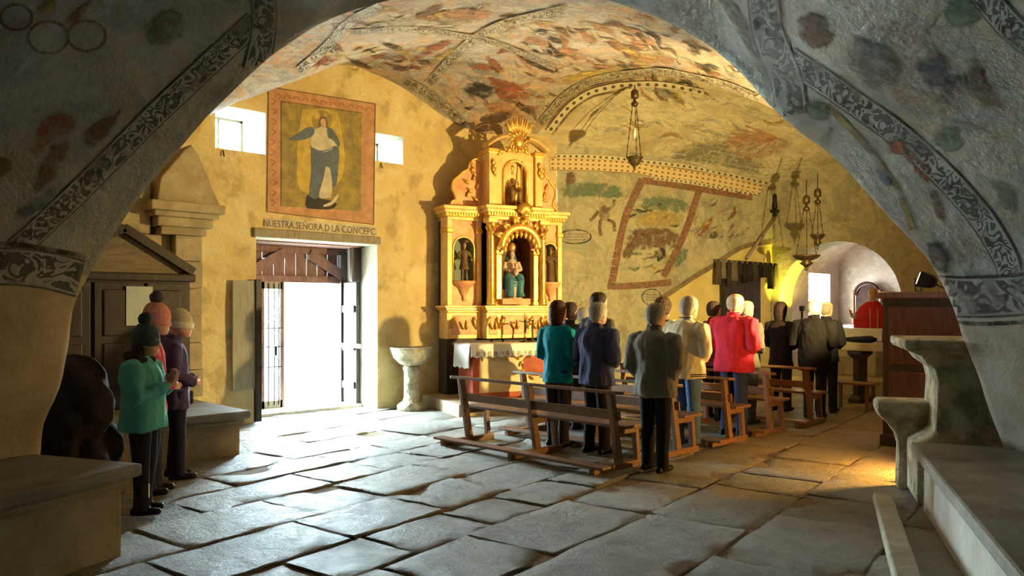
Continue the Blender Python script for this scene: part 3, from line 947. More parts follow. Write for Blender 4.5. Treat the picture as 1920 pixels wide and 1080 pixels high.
for k, H in enumerate(HOLES[1:]):
    w = empty('window_%d' % (k + 1), ((H[0] + H[1]) / 2, 11.7, H[2]), 0, kind='structure')
    inv = Matrix.Translation(w.location).inverted()
    fr = MB(); t = .035
    for q in ((H[0], H[0] + t, H[2], H[3]), (H[1] - t, H[1], H[2], H[3]), (H[0], H[1], H[2], H[2] + t), (H[0], H[1], H[3] - t, H[3])):
        fr.bx(q[0], q[1], 11.68, 11.73, q[2], q[3])
    for o in (fr.build('window_frame', M['wood_grey'], w), MB().bx((H[0] + H[1]) / 2 - .015, (H[0] + H[1]) / 2 + .015, 11.69, 11.72, H[2], H[3]).build('mullion', M['wood_grey'], w),
              MB().bx(H[0], H[1], 11.70, 11.706, H[2], H[3]).build('pane', M['glass'], w),
              MB().tube([(H[0] + .1, WY - .02, H[2] - .03), (H[0] + .11, WY - .04, H[2] - .12)], .01, 6).build('iron_hook', M['iron'], w)):
        o.matrix_parent_inverse = inv


# ------------------------------------------------------------------ left bay: stone surround, confessional, benches
def at(parent, mb, name, mat, **kw):
    """part built in world coordinates under an unrotated or rotated parent"""
    o = mb.build(name, mat, parent, **kw)
    o.matrix_parent_inverse = (Matrix.Translation(parent.location) @ parent.rotation_euler.to_matrix().to_4x4()).inverted()
    return o


sur = empty('stone_surround', (3.3, 10.7, .5), 0, 'carved stone pilaster and broken gable framing the dark confessional', 'stone surround')
rng = random.Random(3)
z = .5; r = 0
while z < 2.62:
    h = .36; u = 1.5 - (.3 if r % 2 else 0)
    while u < 4.0:
        L = rng.uniform(.5, .8); e = min(u + L, 4.06)
        at(sur, MB().bx(u + .004, e - .004, 10.56 + rng.uniform(0, .012), WY - .06, z + .004, min(z + h, 2.64) - .004), 'ashlar_block', M['stone_warm'], bevel=.012); u = e
        if u >= 4.05: break
    at(sur, MB().bx(4.06, 4.42 + rng.uniform(-.012, .012), 10.42 + rng.uniform(0, .012), WY - .06, z + .003, min(z + h, 2.64) - .003), 'pilaster_block', M['stone_warm'], bevel=.014)
    z += h; r += 1
for k, (z0, z1, ov) in enumerate(((2.64, 2.74, .04), (2.74, 2.86, .10), (2.86, 2.93, .16), (2.93, 3.05, .22))):
    at(sur, MB().bx(3.9 - ov, 4.42 + ov, 10.42 - ov, WY - .06, z0, z1), 'cornice_course', M['stone_warm'], bevel=.015)
at(sur, MB().prism([(4.64, 3.05), (4.34, 3.72), (4.24, 3.84), (4.14, 3.74), (3.85, 3.36), (3.8, 3.05)], 10.35, WY - .06), 'gable_fragment', M['stone_warm'], bevel=.02)
at(sur, MB().prism([(3.78, 2.64), (3.78, 3.3), (3.2, 3.1), (2.2, 2.64)], 10.5, WY - .06), 'gable_fragment', M['stone_warm'], bevel=.02)

conf = empty('confessional', (3.25, 10.1, .5), 0, 'dark wooden confessional with gabled top and panelled front', 'confessional')
c0, c1, cf, cb = 2.3, 3.98, 9.72, 10.42
at(conf, MB().bx(c0, c1, cf + .05, cb, .5, 2.02), 'carcass', M['wood_dark'])
at(conf, MB().bx(c0 - .05, c1 + .05, cf - .03, cb + .02, 2.0, 2.1), 'cornice', M['wood_dark'], bevel=.02)
at(conf, MB().bx(c0 - .03, c1 + .03, cf, cb, .5, .66), 'plinth', M['wood_dark'], bevel=.015)
M['gable_board'] = mk('gable_board', (.22, .17, .11), (.14, .10, .07), 4, .7, stretch=(1, 1, 6))
at(conf, MB().prism([(c0, 2.1), (c1, 2.1), (3.2, 2.6)], cf + .08, cb), 'gable_panel', M['gable_board'])
for s in ((c0 - .03, 2.1), (c1 + .03, 2.1)):
    at(conf, MB().bar((s[0], cf + .06, s[1] + .03), (3.2, cf + .06, 2.62), .16, .1), 'gable_rafter', M['wood_dark'])
for a, b in ((2.34, 2.84), (2.88, 3.42), (3.46, 3.94)):
    d = at(conf, MB().bx(a, b, cf + .01, cf + .05, .68, 1.98), 'door', M['wood_dark'], bevel=.006)
    for z0, z1 in ((.76, 1.28), (1.36, 1.9)):
        at(conf, MB().bx(a + .09, b - .09, cf - .01, cf + .02, z0, z1), 'raised_panel', M['wood_dark'], bevel=.02)
pn = on_y(262, 572, cf - .02)
o = MB().bx(pn.x - .15, pn.x + .15, cf - .02, cf - .014, pn.z - .24, pn.z + .22).build('paper_notice', mk('notice_paper', (.46, .5, .5), (.4, .44, .44), 5, .8, bump=0), None)
tag(o, 'pale paper notice pinned to the dark confessional door', 'notice')


def moulded_bench(name, x0, x1, y0, y1, h, label, rz, loc, ends, mats, over=.09):
    b = empty(name, loc, rz, label, 'stone bench')
    body = MB(); nx, nyv = max(2, int((x1 - x0) / .25)), max(2, int((y1 - y0) / .25))
    body.bx(x0, x1, y0, y1, -.03, h - .12).build('bench_body', mats[0], b, bevel=.03)
    MB().bx(x0 - .04, x1 + .04, y0 - .04, y1 + .04, h - .15, h - .085).build('bench_moulding', mats[0], b, bevel=.025)
    MB().bx(x0 - over, x1 + over, y0 - over, y1 + over, h - .09, h).build('bench_top', mats[1], b, bevel=.022)
    return b


M['bench_top'] = mk('worn_bench_top', (.30, .29, .26), (.20, .18, .14), 3, .6, bump=.5, bscale=12, bd=.02)
M['plaster_tan'] = mk('tan_plaster', (.42, .35, .21), (.30, .24, .14), 3, .85, bump=.5, bscale=9, bd=.03)
moulded_bench('stone_bench', 1.2, 4.13, 8.70, 10.72, .5, 'low plastered stone bench between the confessional and the door', 0, (0, 0, 0), 1, (M['plaster_tan'], M['bench_top']))
PA = HEAD - R(20)
lb = moulded_bench('stone_bench', -1.6, 4.16, 4.35, 5.45, .62, 'stone bench along the foot of the painted arch beside the person in turquoise padded jacket', PA, (0, 0, 0), 1, (M['plaster_tan'], M['bench_top']))
rb = moulded_bench('stone_bench', -1.6, 7.38, -3.6, -.98, .55, 'white plastered stone bench with grey slab top under the painted arch', PA, (0, 0, 0), 1, (M['plaster_white'], M['bench_top']))
ped = empty('stone_pedestal', CW(.342 * 7.95 + .94 * 1.72, .94 * 7.95 - .342 * 1.72, 0), PA, 'mossy moulded stone pedestal standing at the end of the white bench', 'pedestal')
M['stone_moss'] = mk('mossy_stone', (.52, .46, .32), (.22, .20, .12), 5, .9, bump=.9, bscale=16, bd=.05, lo=.42, hi=.62)
prof = [(.78, .03), (.78, .5), (.70, .56), (.62, .62), (.60, 1.05), (.62, 1.16), (.70, 1.22), (.74, 1.28), (.86, 1.33), (.88, 1.36), (.88, 1.42)]
rs = []
for w_, z_ in prof:
    dx = .36 + (w_ - .6) * .8
    rs.append([(-dx, -w_, z_), (dx, -w_, z_), (dx, w_, z_), (-dx, w_, z_)])
MB().rings(rs).build('pedestal_shaft', M['stone_moss'], ped, bevel=.02)
led = empty('stone_ledge', CW(.342 * 8.2 + .94 * 1.0, .94 * 8.2 - .342 * 1.0, 0), PA, 'rounded stone bracket seat jutting out beside the mossy pedestal', 'stone ledge')
MB().rings([[(-.22 * k, -.30 * k, z_), (.22 * k, -.30 * k, z_), (.22 * k, .32 * k, z_), (-.22 * k, .32 * k, z_)] for k, z_ in ((.45, 0), (.42, .42), (.5, .52), (.72, .62), (.95, .69), (1.02, .75), (1, .83))]).build('ledge_block', M['stone_moss'], led, bevel=.04)
bp0, bp1 = on_z(1655, 948), on_z(1722, 1180)
beam = MB(); d_ = (bp1 - bp0); beam.bar(bp0 + Vector((0, 0, .06)), bp1 + Vector((0, 0, .06)), .15, .1)
tag(beam.build('floor_beam', M['stone'], None, bevel=.015), 'long pale squared beam lying on the flagstones before the white bench', 'beam')
# dark heap of coats left behind the arch foot
coat = MB(); cc = W(128, 800, 6.75); rngc = random.Random(5)
for k in range(12):
    zz = rngc.uniform(.15, .85); sp = .32 * (1.1 - zz)
    coat.ell(Vector((cc.x + rngc.uniform(-sp, sp), cc.y + rngc.uniform(-sp, sp), zz)), (rngc.uniform(.16, .26), rngc.uniform(.16, .26), rngc.uniform(.22, .34)), 12, 8)
COAT = coat

# stoup by the door
st = empty('holy_water_stoup', on_y(772, 760, WY - .45) * 1, 0, 'grey stone holy water stoup with round bowl on a pillar beside the doorway', 'stoup')
st.location.z = 0
MB().lathe([(.24, 0), (.24, .08), (.15, .14), (.13, .2), (.125, .62), (.15, .68), (.13, .72)], n=20).build('pillar', M['stone_moss'], st, smooth=True)
MB().lathe([(.10, .72), (.2, .76), (.30, .86), (.34, .98), (.36, 1.02), (.33, 1.03), (.28, .96), (.15, .88), (.01, .87)], n=24).build('bowl', M['stone_moss'], st, smooth=True)

# ------------------------------------------------------------------ pews
def make_pew(label):
    t = empty('church_pew', (0, 0, 0), 0, label, 'pew', 'wooden pews along the nave')
    y0, y1 = -1.27, 1.27
    MB().box((-.135, 0, .815), (.15, y1 - y0 + .06, .035), ry=R(6)).build('top_rail', M['wood'], t, bevel=.006)
    MB().box((-.075, 0, .575), (.025, y1 - y0 - .02, .10), ry=R(-9)).build('back_rail', M['wood'], t, bevel=.005)
    MB().box((.18, 0, .445), (.36, y1 - y0 + .02, .035)).build('seat', M['wood'], t, bevel=.006)
    for y in (y0 + .09, 0, y1 - .09):
        MB().rings([[(-.04 + dx, y - .03, 0.06), (.05 + dx, y - .03, .06), (.05 + dx, y + .03, .06), (-.04 + dx, y + .03, .06)] if z_ == 0 else
                    [(-.175, y - .03, .8), (-.095, y - .03, .8), (-.095, y + .03, .8), (-.175, y + .03, .8)] for z_, dx in ((0, 0), (1, 0))]).build('back_post', M['wood'], t, bevel=.006)
        MB().rings([[(.25 + e, y - .03, z_), (.31 + e, y - .03, z_), (.31 + e, y + .03, z_), (.25 + e, y + .03, z_)] for z_, e in ((.06, .04), (.43, 0))]).build('front_leg', M['wood'], t, bevel=.006)
        MB().box((.14, y, .395), (.34, .05, .065)).build('seat_bearer', M['wood'], t, bevel=.006)
        MB().box((-.02, y, .035), (.84, .07, .07)).build('runner', M['wood'], t, bevel=.008)
    MB().box((-.38, 0, .085), (.15, y1 - y0 + .12, .03)).build('kneeler', M['wood'], t, bevel=.006)
    return t


PEWS = [(6.55, 6.28, 'wooden pew behind the person in grey jacket, rearmost in the row of pews'), (7.66, 6.3, 'wooden pew standing second from the back of the nave'),
        (8.80, 6.3, 'wooden pew standing third from the back of the nave'), (9.85, 6.3, 'wooden pew standing fourth from the back of the nave'), (11.05, 6.3, 'wooden pew standing frontmost, fifth from the back')]
pew0 = make_pew(PEWS[0][2])
for i, (x, y, lab) in enumerate(PEWS):
    p = pew0 if i == 0 else copy_tree(pew0)
    p.location = (x, y, 0); p['label'] = lab
# ------------------------------------------------------------------ figures
def fuse(name, groups, voxel, parent=None, smooth_it=4, push=None, zrule=None):
    """groups: [(MB, material)]; joined into one continuous skin, materials by nearest source surface"""
    allm = MB(); trees = []
    for mbb, mat in groups:
        allm.add(mbb.v, mbb.f); trees.append(BVHTree.FromPolygons([Vector(v) for v in mbb.v], mbb.f))
    me = allm.mesh('tmp'); o = bpy.data.objects.new('tmp', me)
    TMPS.collection.objects.link(o)
    r = o.modifiers.new('r', 'REMESH'); r.mode = 'VOXEL'; r.voxel_size = voxel
    if smooth_it:
        s = o.modifiers.new('s', 'SMOOTH'); s.factor = .5; s.iterations = smooth_it
    TMPL.update(); dg = TMPL.depsgraph
    res = bpy.data.meshes.new_from_object(o.evaluated_get(dg), depsgraph=dg); res.name = name
    bpy.data.objects.remove(o); bpy.data.meshes.remove(me)
    res.materials.clear()
    for _, mat in groups: res.materials.append(mat)
    if push:
        nm = [v.normal.copy() for v in res.vertices]; co = [v.co.copy() for v in res.vertices]
        res.vertices.foreach_set('co', [x for c, n in zip(co, nm) for x in (c + n * push(c))]); res.update()
    if len(groups) > 1:
        cen = [p.center.copy() for p in res.polygons]; mi = []
        for c in cen:
            c = c; best, bi = 1e9, 0
            if zrule:
                bi = zrule(c)
                if bi is not None: mi.append(bi); continue
                best, bi = 1e9, 0
            for i, t in enumerate(trees):
                q = t.find_nearest(c, best)
                if q[0] is not None and q[3] < best: best, bi = q[3], i
            mi.append(bi)
        res.polygons.foreach_set('material_index', mi)
    res.polygons.foreach_set('use_smooth', [True] * len(res.polygons))
    ob = bpy.data.objects.new(name, res); COL.objects.link(ob)
    if parent is not None: ob.parent = parent
    return ob


TMPS = bpy.data.scenes.new('tmp'); TMPL = TMPS.view_layers[0]
CL = {}


def cloth(c, c2=None, rough=.85, bump=.25, s=18, nm=None):
    k = (c, rough, s)
    if k not in CL: CL[k] = mk(nm or 'cloth_%d' % len(CL), c, c2 or tuple(x * .78 for x in c), 5, rough, 0, bump, bscale=s, bd=.012, spec=.12)
    return CL[k]


def hand(mb, w, d, s, side, curl=.6, up=None):
    """palm and five bent fingers; w wrist, d direction of the fingers, side = direction of the thumb"""
    d = Vector(d).normalized(); side = Vector(side); side = (side - d * side.dot(d)).normalized(); pn = d.cross(side)
    w = Vector(w)
    mb.tube([w - d * .02 * s, w + d * .03 * s, w + d * .085 * s], [(.02 * s, .026 * s), (.018 * s, .040 * s), (.014 * s, .040 * s)], 10, ref=pn)
    for k, L in enumerate((.068, .078, .073, .056)):
        b = w + d * .08 * s + side * (.029 - .019 * k) * s
        d2 = (d + pn * curl * .6).normalized(); d3 = (d + pn * curl * 1.7).normalized()
        m1 = b + d * L * .42 * s; m2 = m1 + d2 * L * .33 * s; m3 = m2 + d3 * L * .3 * s
        mb.tube([b - d * .02 * s, b, m1, m2, m3], [.0095 * s, .0095 * s, .009 * s, .0082 * s, .0068 * s], 7)
    b = w + d * .025 * s + side * .03 * s
    mb.tube([b - side * .02 * s, b + (side * .6 + d * .6) * .03 * s, b + (side * .45 + d * .9 + pn * curl * .3) * .07 * s], [.012 * s, .0115 * s, .0085 * s], 7)


def person(name, label, pos, heading, H=1.72, coat=(.1, .1, .1), trousers=(.03, .03, .04), hair=(.12, .08, .05), hair_kind='short', arms='front', build=1.0,
           hem=.80, shoes=(.02, .018, .016), hat=None, bow=0.0, detail=None, collar=True, group=None, skin=None, seed=0, sleeve=None):
    s = H / 1.75; B = build
    root = empty(name, pos, heading, label, 'person', group)
    SK = skin or M['skin']
    sk, tr, so = MB(), MB(), MB()
    # ---- body core: pelvis, trunk, neck, head as rings (x forward, y left)
    sk.rings([[((cx + rx * math.cos(a)) * s, ry * math.sin(a) * s, z * s) for a in [2 * PI * k / 16 for k in range(16)]]
              for z, cx, rx, ry in ((.95, 0, .10, .14), (1.1, .005, .10, .13), (1.28, 0, .10, .15), (1.4, -.015, .075, .13), (1.46, -.02, .05, .06), (1.54, -.005 + bow * .3, .048, .05))])
    hc = Vector((.015 + bow * .9, 0, 1.628 - bow * .35)) * s; rotb = Matrix.Rotation(bow * 2.4, 3, 'Y')

    def hp(x, y, z): return hc + rotb @ (Vector((x, y, z)) * s * 1.1)
    sk.rings([[hp(cx + rx * math.cos(a), ry * math.sin(a), z) for a in [2 * PI * k / 18 for k in range(18)]]
              for z, cx, rx, ry in ((-.112, .035, .037, .034), (-.1, .03, .057, .05), (-.07, .015, .08, .068), (-.03, .005, .09, .076), (.02, 0, .097, .082), (.06, -.004, .095, .081), (.09, -.008, .074, .064), (.106, -.01, .034, .03))])
    sk.tube([hp(-.03, 0, -.14), hp(-.012, 0, -.06)], [.05 * s, .052 * s], 12)
    sk.tube([hp(.088, 0, .012), hp(.104, 0, -.02), hp(.088, 0, -.036)], [.008 * s, .015 * s, .012 * s], 8)      # nose
    sk.ell(hp(.088, 0, -.066), (.012 * s, .024 * s, .007 * s), 8, 5)                                                  # lips
    for e in (-1, 1):
        sk.ell(hp(-.005, e * .078, -.012), (.022 * s, .010 * s, .034 * s), 8, 6)                                     # ears
        sk.ell(hp(.084, e * .031, .03), (.014 * s, .026 * s, .007 * s), 8, 5)                                        # brows
    # ---- legs
    for e in (-1, 1):
        ln = .02 * (1 if (seed + (e > 0)) % 2 else -1)
        tr.tube([(0, e * .085 * B * s, .93 * s), (.005 * s, e * .09 * s, .82 * s), (.015 * s, e * .095 * s, .5 * s), (ln * s, e * .1 * s, .2 * s), (ln * s, e * .1 * s, .05 * s)],
                [(.11 * s, .10 * s * B), (.105 * s, .092 * s), (.078 * s, .075 * s), (.068 * s, .066 * s), (.075 * s, .068 * s)], 14, ref=(1, 0, 0))
        so.rings([[(x * s + ln * s, (e * .105 + w * math.cos(a)) * s, max(.0, (.038 + h * math.sin(a))) * s) for a in [2 * PI * k / 12 for k in range(12)]]
                  for x, w, h in ((-.10, .02, .02), (-.085, .036, .038), (-.03, .04, .045), (.05, .045, .04), (.12, .046, .035), (.165, .035, .03), (.18, .012, .015))])
    tr.rings([[((rx * math.cos(a)) * s, ry * B * math.sin(a) * s, z * s) for a in [2 * PI * k / 16 for k in range(16)]] for z, rx, ry in ((.80, .10, .15), (.88, .118, .172), (.98, .108, .155))])
    # ---- arms
    J = MB()
    hands = []
    for e in (-1, 1):
        sh = Vector((-.01, e * .195 * B, 1.375))
        if arms == 'front': el, wr, fd, sd = Vector((-.03, e * (.195 * B + .055), 1.10)), Vector((.19, e * .11, 1.02)), (.35, -e * .9, -.15), (0, 0, 1)
        elif arms == 'low': el, wr, fd, sd = Vector((-.045, e * (.195 * B + .05), 1.10)), Vector((.13, e * .13, .90)), (.25, -e * .75, -.5), (.3, 0, .6)
        elif arms == 'pray': el, wr, fd, sd = Vector((.05, e * (.19 * B + .04), 1.12)), Vector((.26, e * .035, 1.22)), (.25, -e * .06, 1), (-1, 0, .2)
        elif arms == 'behind': el, wr, fd, sd = Vector((-.07, e * .28 * B, 1.10)), Vector((-.17, e * .08, .93)), (-.1, -e * .9, -.3), (0, 0, 1)
        elif arms == 'open': el, wr, fd, sd = Vector((.0, e * .34, 1.14)), Vector((.26, e * .42, 1.20)), (.7, e * .25, .5), (0, 0, 1)
        else: el, wr, fd, sd = Vector((-.03, e * .265 * B, 1.10)), Vector((.03, e * .27 * B, .86)), (.12, 0, -1), (1, 0, 0)
        J.tube([sh * s + Vector((0, -e * .09 * s, .03 * s)), sh * s + Vector((0, -e * .012 * s, 0)), (sh * .55 + el * .45) * s, el * s, (el * .5 + wr * .5) * s, (el * .08 + wr * .92) * s],
               [.07 * s, .085 * s * B, .076 * s * B, .066 * s * B, .058 * s, .048 * s], 12)
        sk.tube([sh * s, el * s, wr * s], [.045 * s, .036 * s, .026 * s], 10)
        hand(sk, wr * s, fd, s, sd, .35 if arms in ('pray', 'open') else .7)
    # ---- coat
    hw = .02 if hem > .6 else .05
    prof = [(hem, 0, .128 + hw, .185 + hw), (hem + .04, 0, .135 + hw * .8, .19 + hw * .8), (.95 if hem < .9 else hem + .06, .0, .14, .188), (1.08, .0, .135, .18), (1.2, -.005, .135, .19), (1.3, -.012, .132, .212), (1.37, -.02, .118, .2), (1.42, -.025, .094, .155), (1.465, -.022, .068, .09)]
    J.rings([[((cx + rx * B * math.cos(a)) * s, ry * B * math.sin(a) * s, z * s) for a in [2 * PI * k / 24 for k in range(24)]] for z, cx, rx, ry in prof])
    if collar:
        J.lathe([(.062 * s, 1.43 * s), (.075 * s, 1.45 * s), (.076 * s, 1.515 * s), (.066 * s, 1.52 * s)], (-.012 * s + bow * .15 * s, 0, 0), 16)
    fuse('body', [(sk, SK), (tr, cloth(trousers, rough=.9)), (so, cloth(shoes, rough=.4, s=30))], .009 * s, root, 2, None,
         lambda c: 0 if c.z > 1.0 * s else (1 if .13 * s < c.z < .8 * s else None))

    def fold(p):
        q = Vector((p.x * 9 + seed * 3.1, p.y * 9, p.z * 4.5)); r = Vector((p.x * 22, p.y * 22 + seed, p.z * 11))
        return .019 * noise.noise(q) + .008 * noise.noise(r)
    jk = fuse('coat', [(J, coat if hasattr(coat, 'node_tree') else cloth(coat))], .011 * s, root, 3, fold)
    # eyes
    for e in (-1, 1):
        MB().ell(hp(.082, e * .031, .014), (.010 * s, .013 * s, .010 * s), 8, 6).build('eye', M['black'], root, smooth=True)
    # ---- hair or hat
    hm = cloth(hair, rough=.6, bump=.6, s=60) if hair else None
    if hair_kind == 'short':
        h = MB(); h.rings([[hp(cx + rx * math.cos(a), ry * math.sin(a), z) for a in [2 * PI * k / 18 for k in range(18)]]
                           for z, cx, rx, ry in ((-.08, -.052, .045, .055), (-.04, -.04, .072, .08), (.01, -.03, .088, .092), (.055, -.016, .1, .094), (.095, -.012, .085, .078), (.122, -.012, .045, .042))])
        fuse('hair', [(h, hm)], .011 * s, root, 3, lambda p: .004 * noise.noise(p * 60))
    elif hair_kind == 'thin':        # bald crown with a fringe of hair
        h = MB(); h.rings([[hp(cx + rx * math.cos(a), ry * math.sin(a), z) for a in [2 * PI * k / 18 for k in range(18)]]
                           for z, cx, rx, ry in ((-.075, -.054, .042, .055), (-.035, -.044, .066, .078), (.01, -.038, .076, .089), (.05, -.036, .074, .086), (.075, -.042, .05, .066))])
        fuse('hair', [(h, hm)], .011 * s, root, 3, lambda p: .003 * noise.noise(p * 60))
    elif hair_kind in ('bob', 'curly'):
        h = MB(); b2 = 1.12 if hair_kind == 'curly' else 1.0; lo = -.15 if hair_kind == 'bob' else -.09
        h.rings([[hp(cx + rx * b2 * math.cos(a), ry * b2 * math.sin(a), z) for a in [2 * PI * k / 18 for k in range(18)]]
                 for z, cx, rx, ry in ((lo, -.05, .055, .075), (-.07, -.045, .08, .09), (-.01, -.03, .098, .093), (.05, -.018, .107, .091), (.1, -.014, .088, .075), (.132, -.014, .045, .04))])
        amp = .016 if hair_kind == 'curly' else .004
        fuse('hair', [(h, hm)], .011 * s, root, 2, lambda p: amp * noise.noise(p * 42))
    elif hair_kind == 'long':
        h = MB(); h.rings([[hp(cx + rx * math.cos(a), ry * math.sin(a), z) for a in [2 * PI * k / 18 for k in range(18)]]
                           for z, cx, rx, ry in ((-.30, -.11, .05, .09), (-.2, -.09, .06, .1), (-.09, -.055, .075, .092), (0, -.03, .092, .086), (.05, -.018, .1, .085), (.1, -.014, .08, .068))])
        fuse('hair', [(h, hm)], .012 * s, root, 2, lambda p: .008 * noise.noise(p * 30))
    if hat:
        h = MB(); h.rings([[hp(cx + rx * math.cos(a), ry * math.sin(a), z) for a in [2 * PI * k / 20 for k in range(20)]]
                           for z, cx, rx, ry in ((-.03, -.012, .108, .096), (.0, -.012, .112, .1), (.045, -.014, .114, .101), (.09, -.018, .108, .095), (.135, -.024, .082, .074), (.165, -.03, .04, .036))])
        ho = fuse('knitted_hat', [(h, cloth(hat['c'], bump=.7, s=45))], .012 * s, root, 2, lambda p: .004 * noise.noise(p * 45))
        if 'pom' in hat:
            q = MB(); q.ell(hp(-.035, 0, .2), (.062 * s,) * 3, 20, 14)
            for i, v in enumerate(q.v):
                v = Vector(v); c = hp(-.035, 0, .2); q.v[i] = tuple(c + (v - c) * (1 + .16 * noise.noise(v * 70)))
            q.build('pompom', cloth(hat['pom'], bump=.8, s=80), ho, smooth=True)
        if 'band' in hat:
            q = MB(); q.lathe([(.108, -.03), (.124, -.02), (.127, .015), (.118, .035)], (0, 0, 0), 24, 1, .9)
            q.v = [tuple(hp(x - .012, y, z)) for x, y, z in q.v]
            q.build('hat_brim', cloth(hat['band'], bump=.6, s=50), ho, smooth=True)
    if detail: detail(root, s, B, hp)
    return root


def place(px, Z): return Vector((*CW((px - 960) / F * Z, Z)[:2], .012))



def row(px, u):
    p = on_x(px, 600, u); return Vector((p.x, p.y, .012))


GP = 'worshippers standing among the pews'


def girl_detail(root, s, B, hp):
    refl = M['reflective']
    MB().rings([[(.075 * s, (e - .1) * s, z * s) for e in (-.012, .012)] + [(.09 * s, (e - .1) * s, z * s) for e in (.012, -.012)] for z in (.17, .30)]).build('reflective_strip', refl, root)
    # pink cuffs at both wrists
    for e in (-1, 1):
        MB().tube([Vector((.225, e * .06, 1.195)) * s, Vector((.25, e * .045, 1.215)) * s], .047 * s, 12).build('pink_cuff', cloth((.62, .12, .18)), root, smooth=True)
    # furry hood lying behind the neck
    h = MB(); pts = []
    for k in range(13):
        a = PI * .25 + 1.5 * PI * k / 12
        pts.append(Vector((-.02 + .10 * math.cos(a), .125 * math.sin(a), 1.46 - .03 * math.cos(a))) * s)
    h.tube(pts, .05 * s, 10)
    fuse('fur_hood', [(h, cloth((.035, .03, .035), bump=.9, s=70))], .012 * s, root, 1, lambda p: .014 * noise.noise(p * 40))


M['reflective'] = mk('reflective_tape', (.85, .88, .70), (.8, .85, .6), 9, .4, bump=0)
person('person', 'person in turquoise padded jacket and dark bobble hat, hands raised in prayer', place(268, 6.45), R(-38), 1.51, (.09, .40, .39), (.022, .024, .035), (.03, .025, .025), 'long', 'pray', 1.36, .80,
       hat=dict(c=(.045, .075, .085), pom=(.035, .05, .06)), bow=.03, detail=girl_detail, seed=1)
person('person', 'person in pink hat with big dark pompom standing behind the turquoise padded jacket', place(283, 7.1), R(-25), 1.69, (.42, .05, .08), (.03, .03, .05), (.05, .04, .035), 'none', 'front', .95, .75,
       hat=dict(c=(.62, .25, .23), pom=(.07, .07, .10)), bow=.05, seed=2)
person('person', 'person in purple jacket and cream hat standing by the confessional', place(330, 7.75), R(-20), 1.63, (.075, .055, .14), (.02, .02, .04), (.06, .05, .04), 'none', 'front', .95, .74,
       hat=dict(c=(.45, .38, .25), band=(.62, .58, .48)), bow=.04, seed=3)

person('person', 'person in teal jacket standing in the rear pew before the gilded altar', row(1046, 7.06), R(4), 1.745, (.0, .22, .29), (.03, .025, .03), (.055, .022, .016), 'bob', 'front', 1.0, .78, group=GP, seed=4)
person('person', 'person in navy blue jacket beside the teal jacket in the rear pew', row(1119, 7.04), R(-3), 1.735, (.045, .05, .12), (.018, .017, .02), (.30, .27, .24), 'short', 'front', 1.2, .80, group=GP, bow=.02, seed=5)
person('person', 'person in grey-brown jacket standing at the aisle end of the rear pew', place(1228, 8.08), R(2), 1.715, (.17, .155, .12), (.012, .012, .014), (.30, .26, .20), 'short', 'low', 1.2, .79, group=GP, bow=.015, seed=6)
person('person', 'person in black coat half hidden behind the teal jacket', row(1069, 8.2), R(0), 1.74, (.03, .03, .035), (.02, .02, .02), (.04, .025, .02), 'short', 'front', .92, .80, group=GP, seed=7)
person('person', 'person in dark grey coat half hidden behind the navy jacket', row(1094, 9.3), R(0), 1.66, (.05, .05, .06), (.02, .02, .02), (.22, .2, .19), 'short', 'front', .92, .80, group=GP, seed=8)
person('person', 'tall person in drab brown coat seen over the navy jacket', row(1122, 8.2), R(0), 1.87, (.06, .055, .05), (.02, .02, .02), (.03, .018, .014), 'short', 'front', .92, .80, group=GP, seed=9)
person('person', 'person in brown coat half hidden between grey-brown jacket and cream sweater', row(1243, 9.35), R(0), 1.80, (.10, .08, .06), (.02, .02, .02), (.05, .03, .02), 'curly', 'front', .95, .80, group=GP, seed=10)


def sweater_detail(root, s, B, hp):
    for z, rx, ry in ((.845, .150, .204), (.825, .151, .205)):
        MB().lathe([(rx * B * s, z * s), (rx * B * s + .004, z * s), (rx * B * s + .004, (z + .010) * s), (rx * B * s, (z + .010) * s)], (0, 0, 0), 32, 1, ry / rx).build('hem_stripe', cloth((.05, .03, .04)), root, smooth=True)
    MB().lathe([(.079 * s, 1.492 * s), (.081 * s, 1.492 * s), (.081 * s, 1.502 * s), (.079 * s, 1.502 * s)], (-.010 * s, 0, 0), 24).build('collar_stripe', cloth((.05, .03, .04)), root, smooth=True)


M['jeans'] = None
person('person', 'person in cream sweater with dark hem stripe and blue jeans', row(1287, 8.18), R(-6), 1.82, (.62, .54, .36), (.07, .13, .24), (.34, .30, .24), 'short', 'front', 1.22, .80, group=GP, bow=.05, detail=sweater_detail, seed=11)
person('person', 'person in maroon coat half hidden between cream sweater and red jacket', row(1338, 10.38), R(0), 1.76, (.16, .03, .05), (.02, .02, .02), (.05, .03, .025), 'short', 'front', 1.0, .80, group=GP, seed=12)
person('person', 'person in bright red jacket and blue trousers', row(1376, 9.3), R(-6), 1.87, (.52, .025, .055), (.03, .04, .11), (.55, .48, .38), 'thin', 'front', 1.3, .79, group=GP, bow=.03, seed=13)
person('person', 'person in olive coat half hidden behind the red jacket', row(1399, 10.38), R(-8), 1.78, (.08, .07, .05), (.02, .02, .02), (.3, .25, .2), 'thin', 'front', 1.0, .80, group=GP, seed=14)
person('person', 'person in dark brown coat standing by the hanging cloths', row(1464, 12.0), R(0), 1.75, (.016, .009, .008), (.02, .018, .018), (.03, .016, .014), 'bob', 'front', .98, .70, group=GP, seed=15)
person('person', 'person in long black coat near the front pew', row(1527, 11.6), R(4), 1.80, (.007, .0055, .0055), (.018, .013, .012), (.62, .52, .38), 'short', 'front', 1.22, .70, group=GP, bow=.03, seed=16)
person('person', 'person in black jacket half hidden behind the long black coat', row(1549, 12.4), R(0), 1.77, (.012, .012, .015), (.015, .015, .015), (.2, .16, .12), 'thin', 'front', 1.0, .80, group=GP, seed=17)


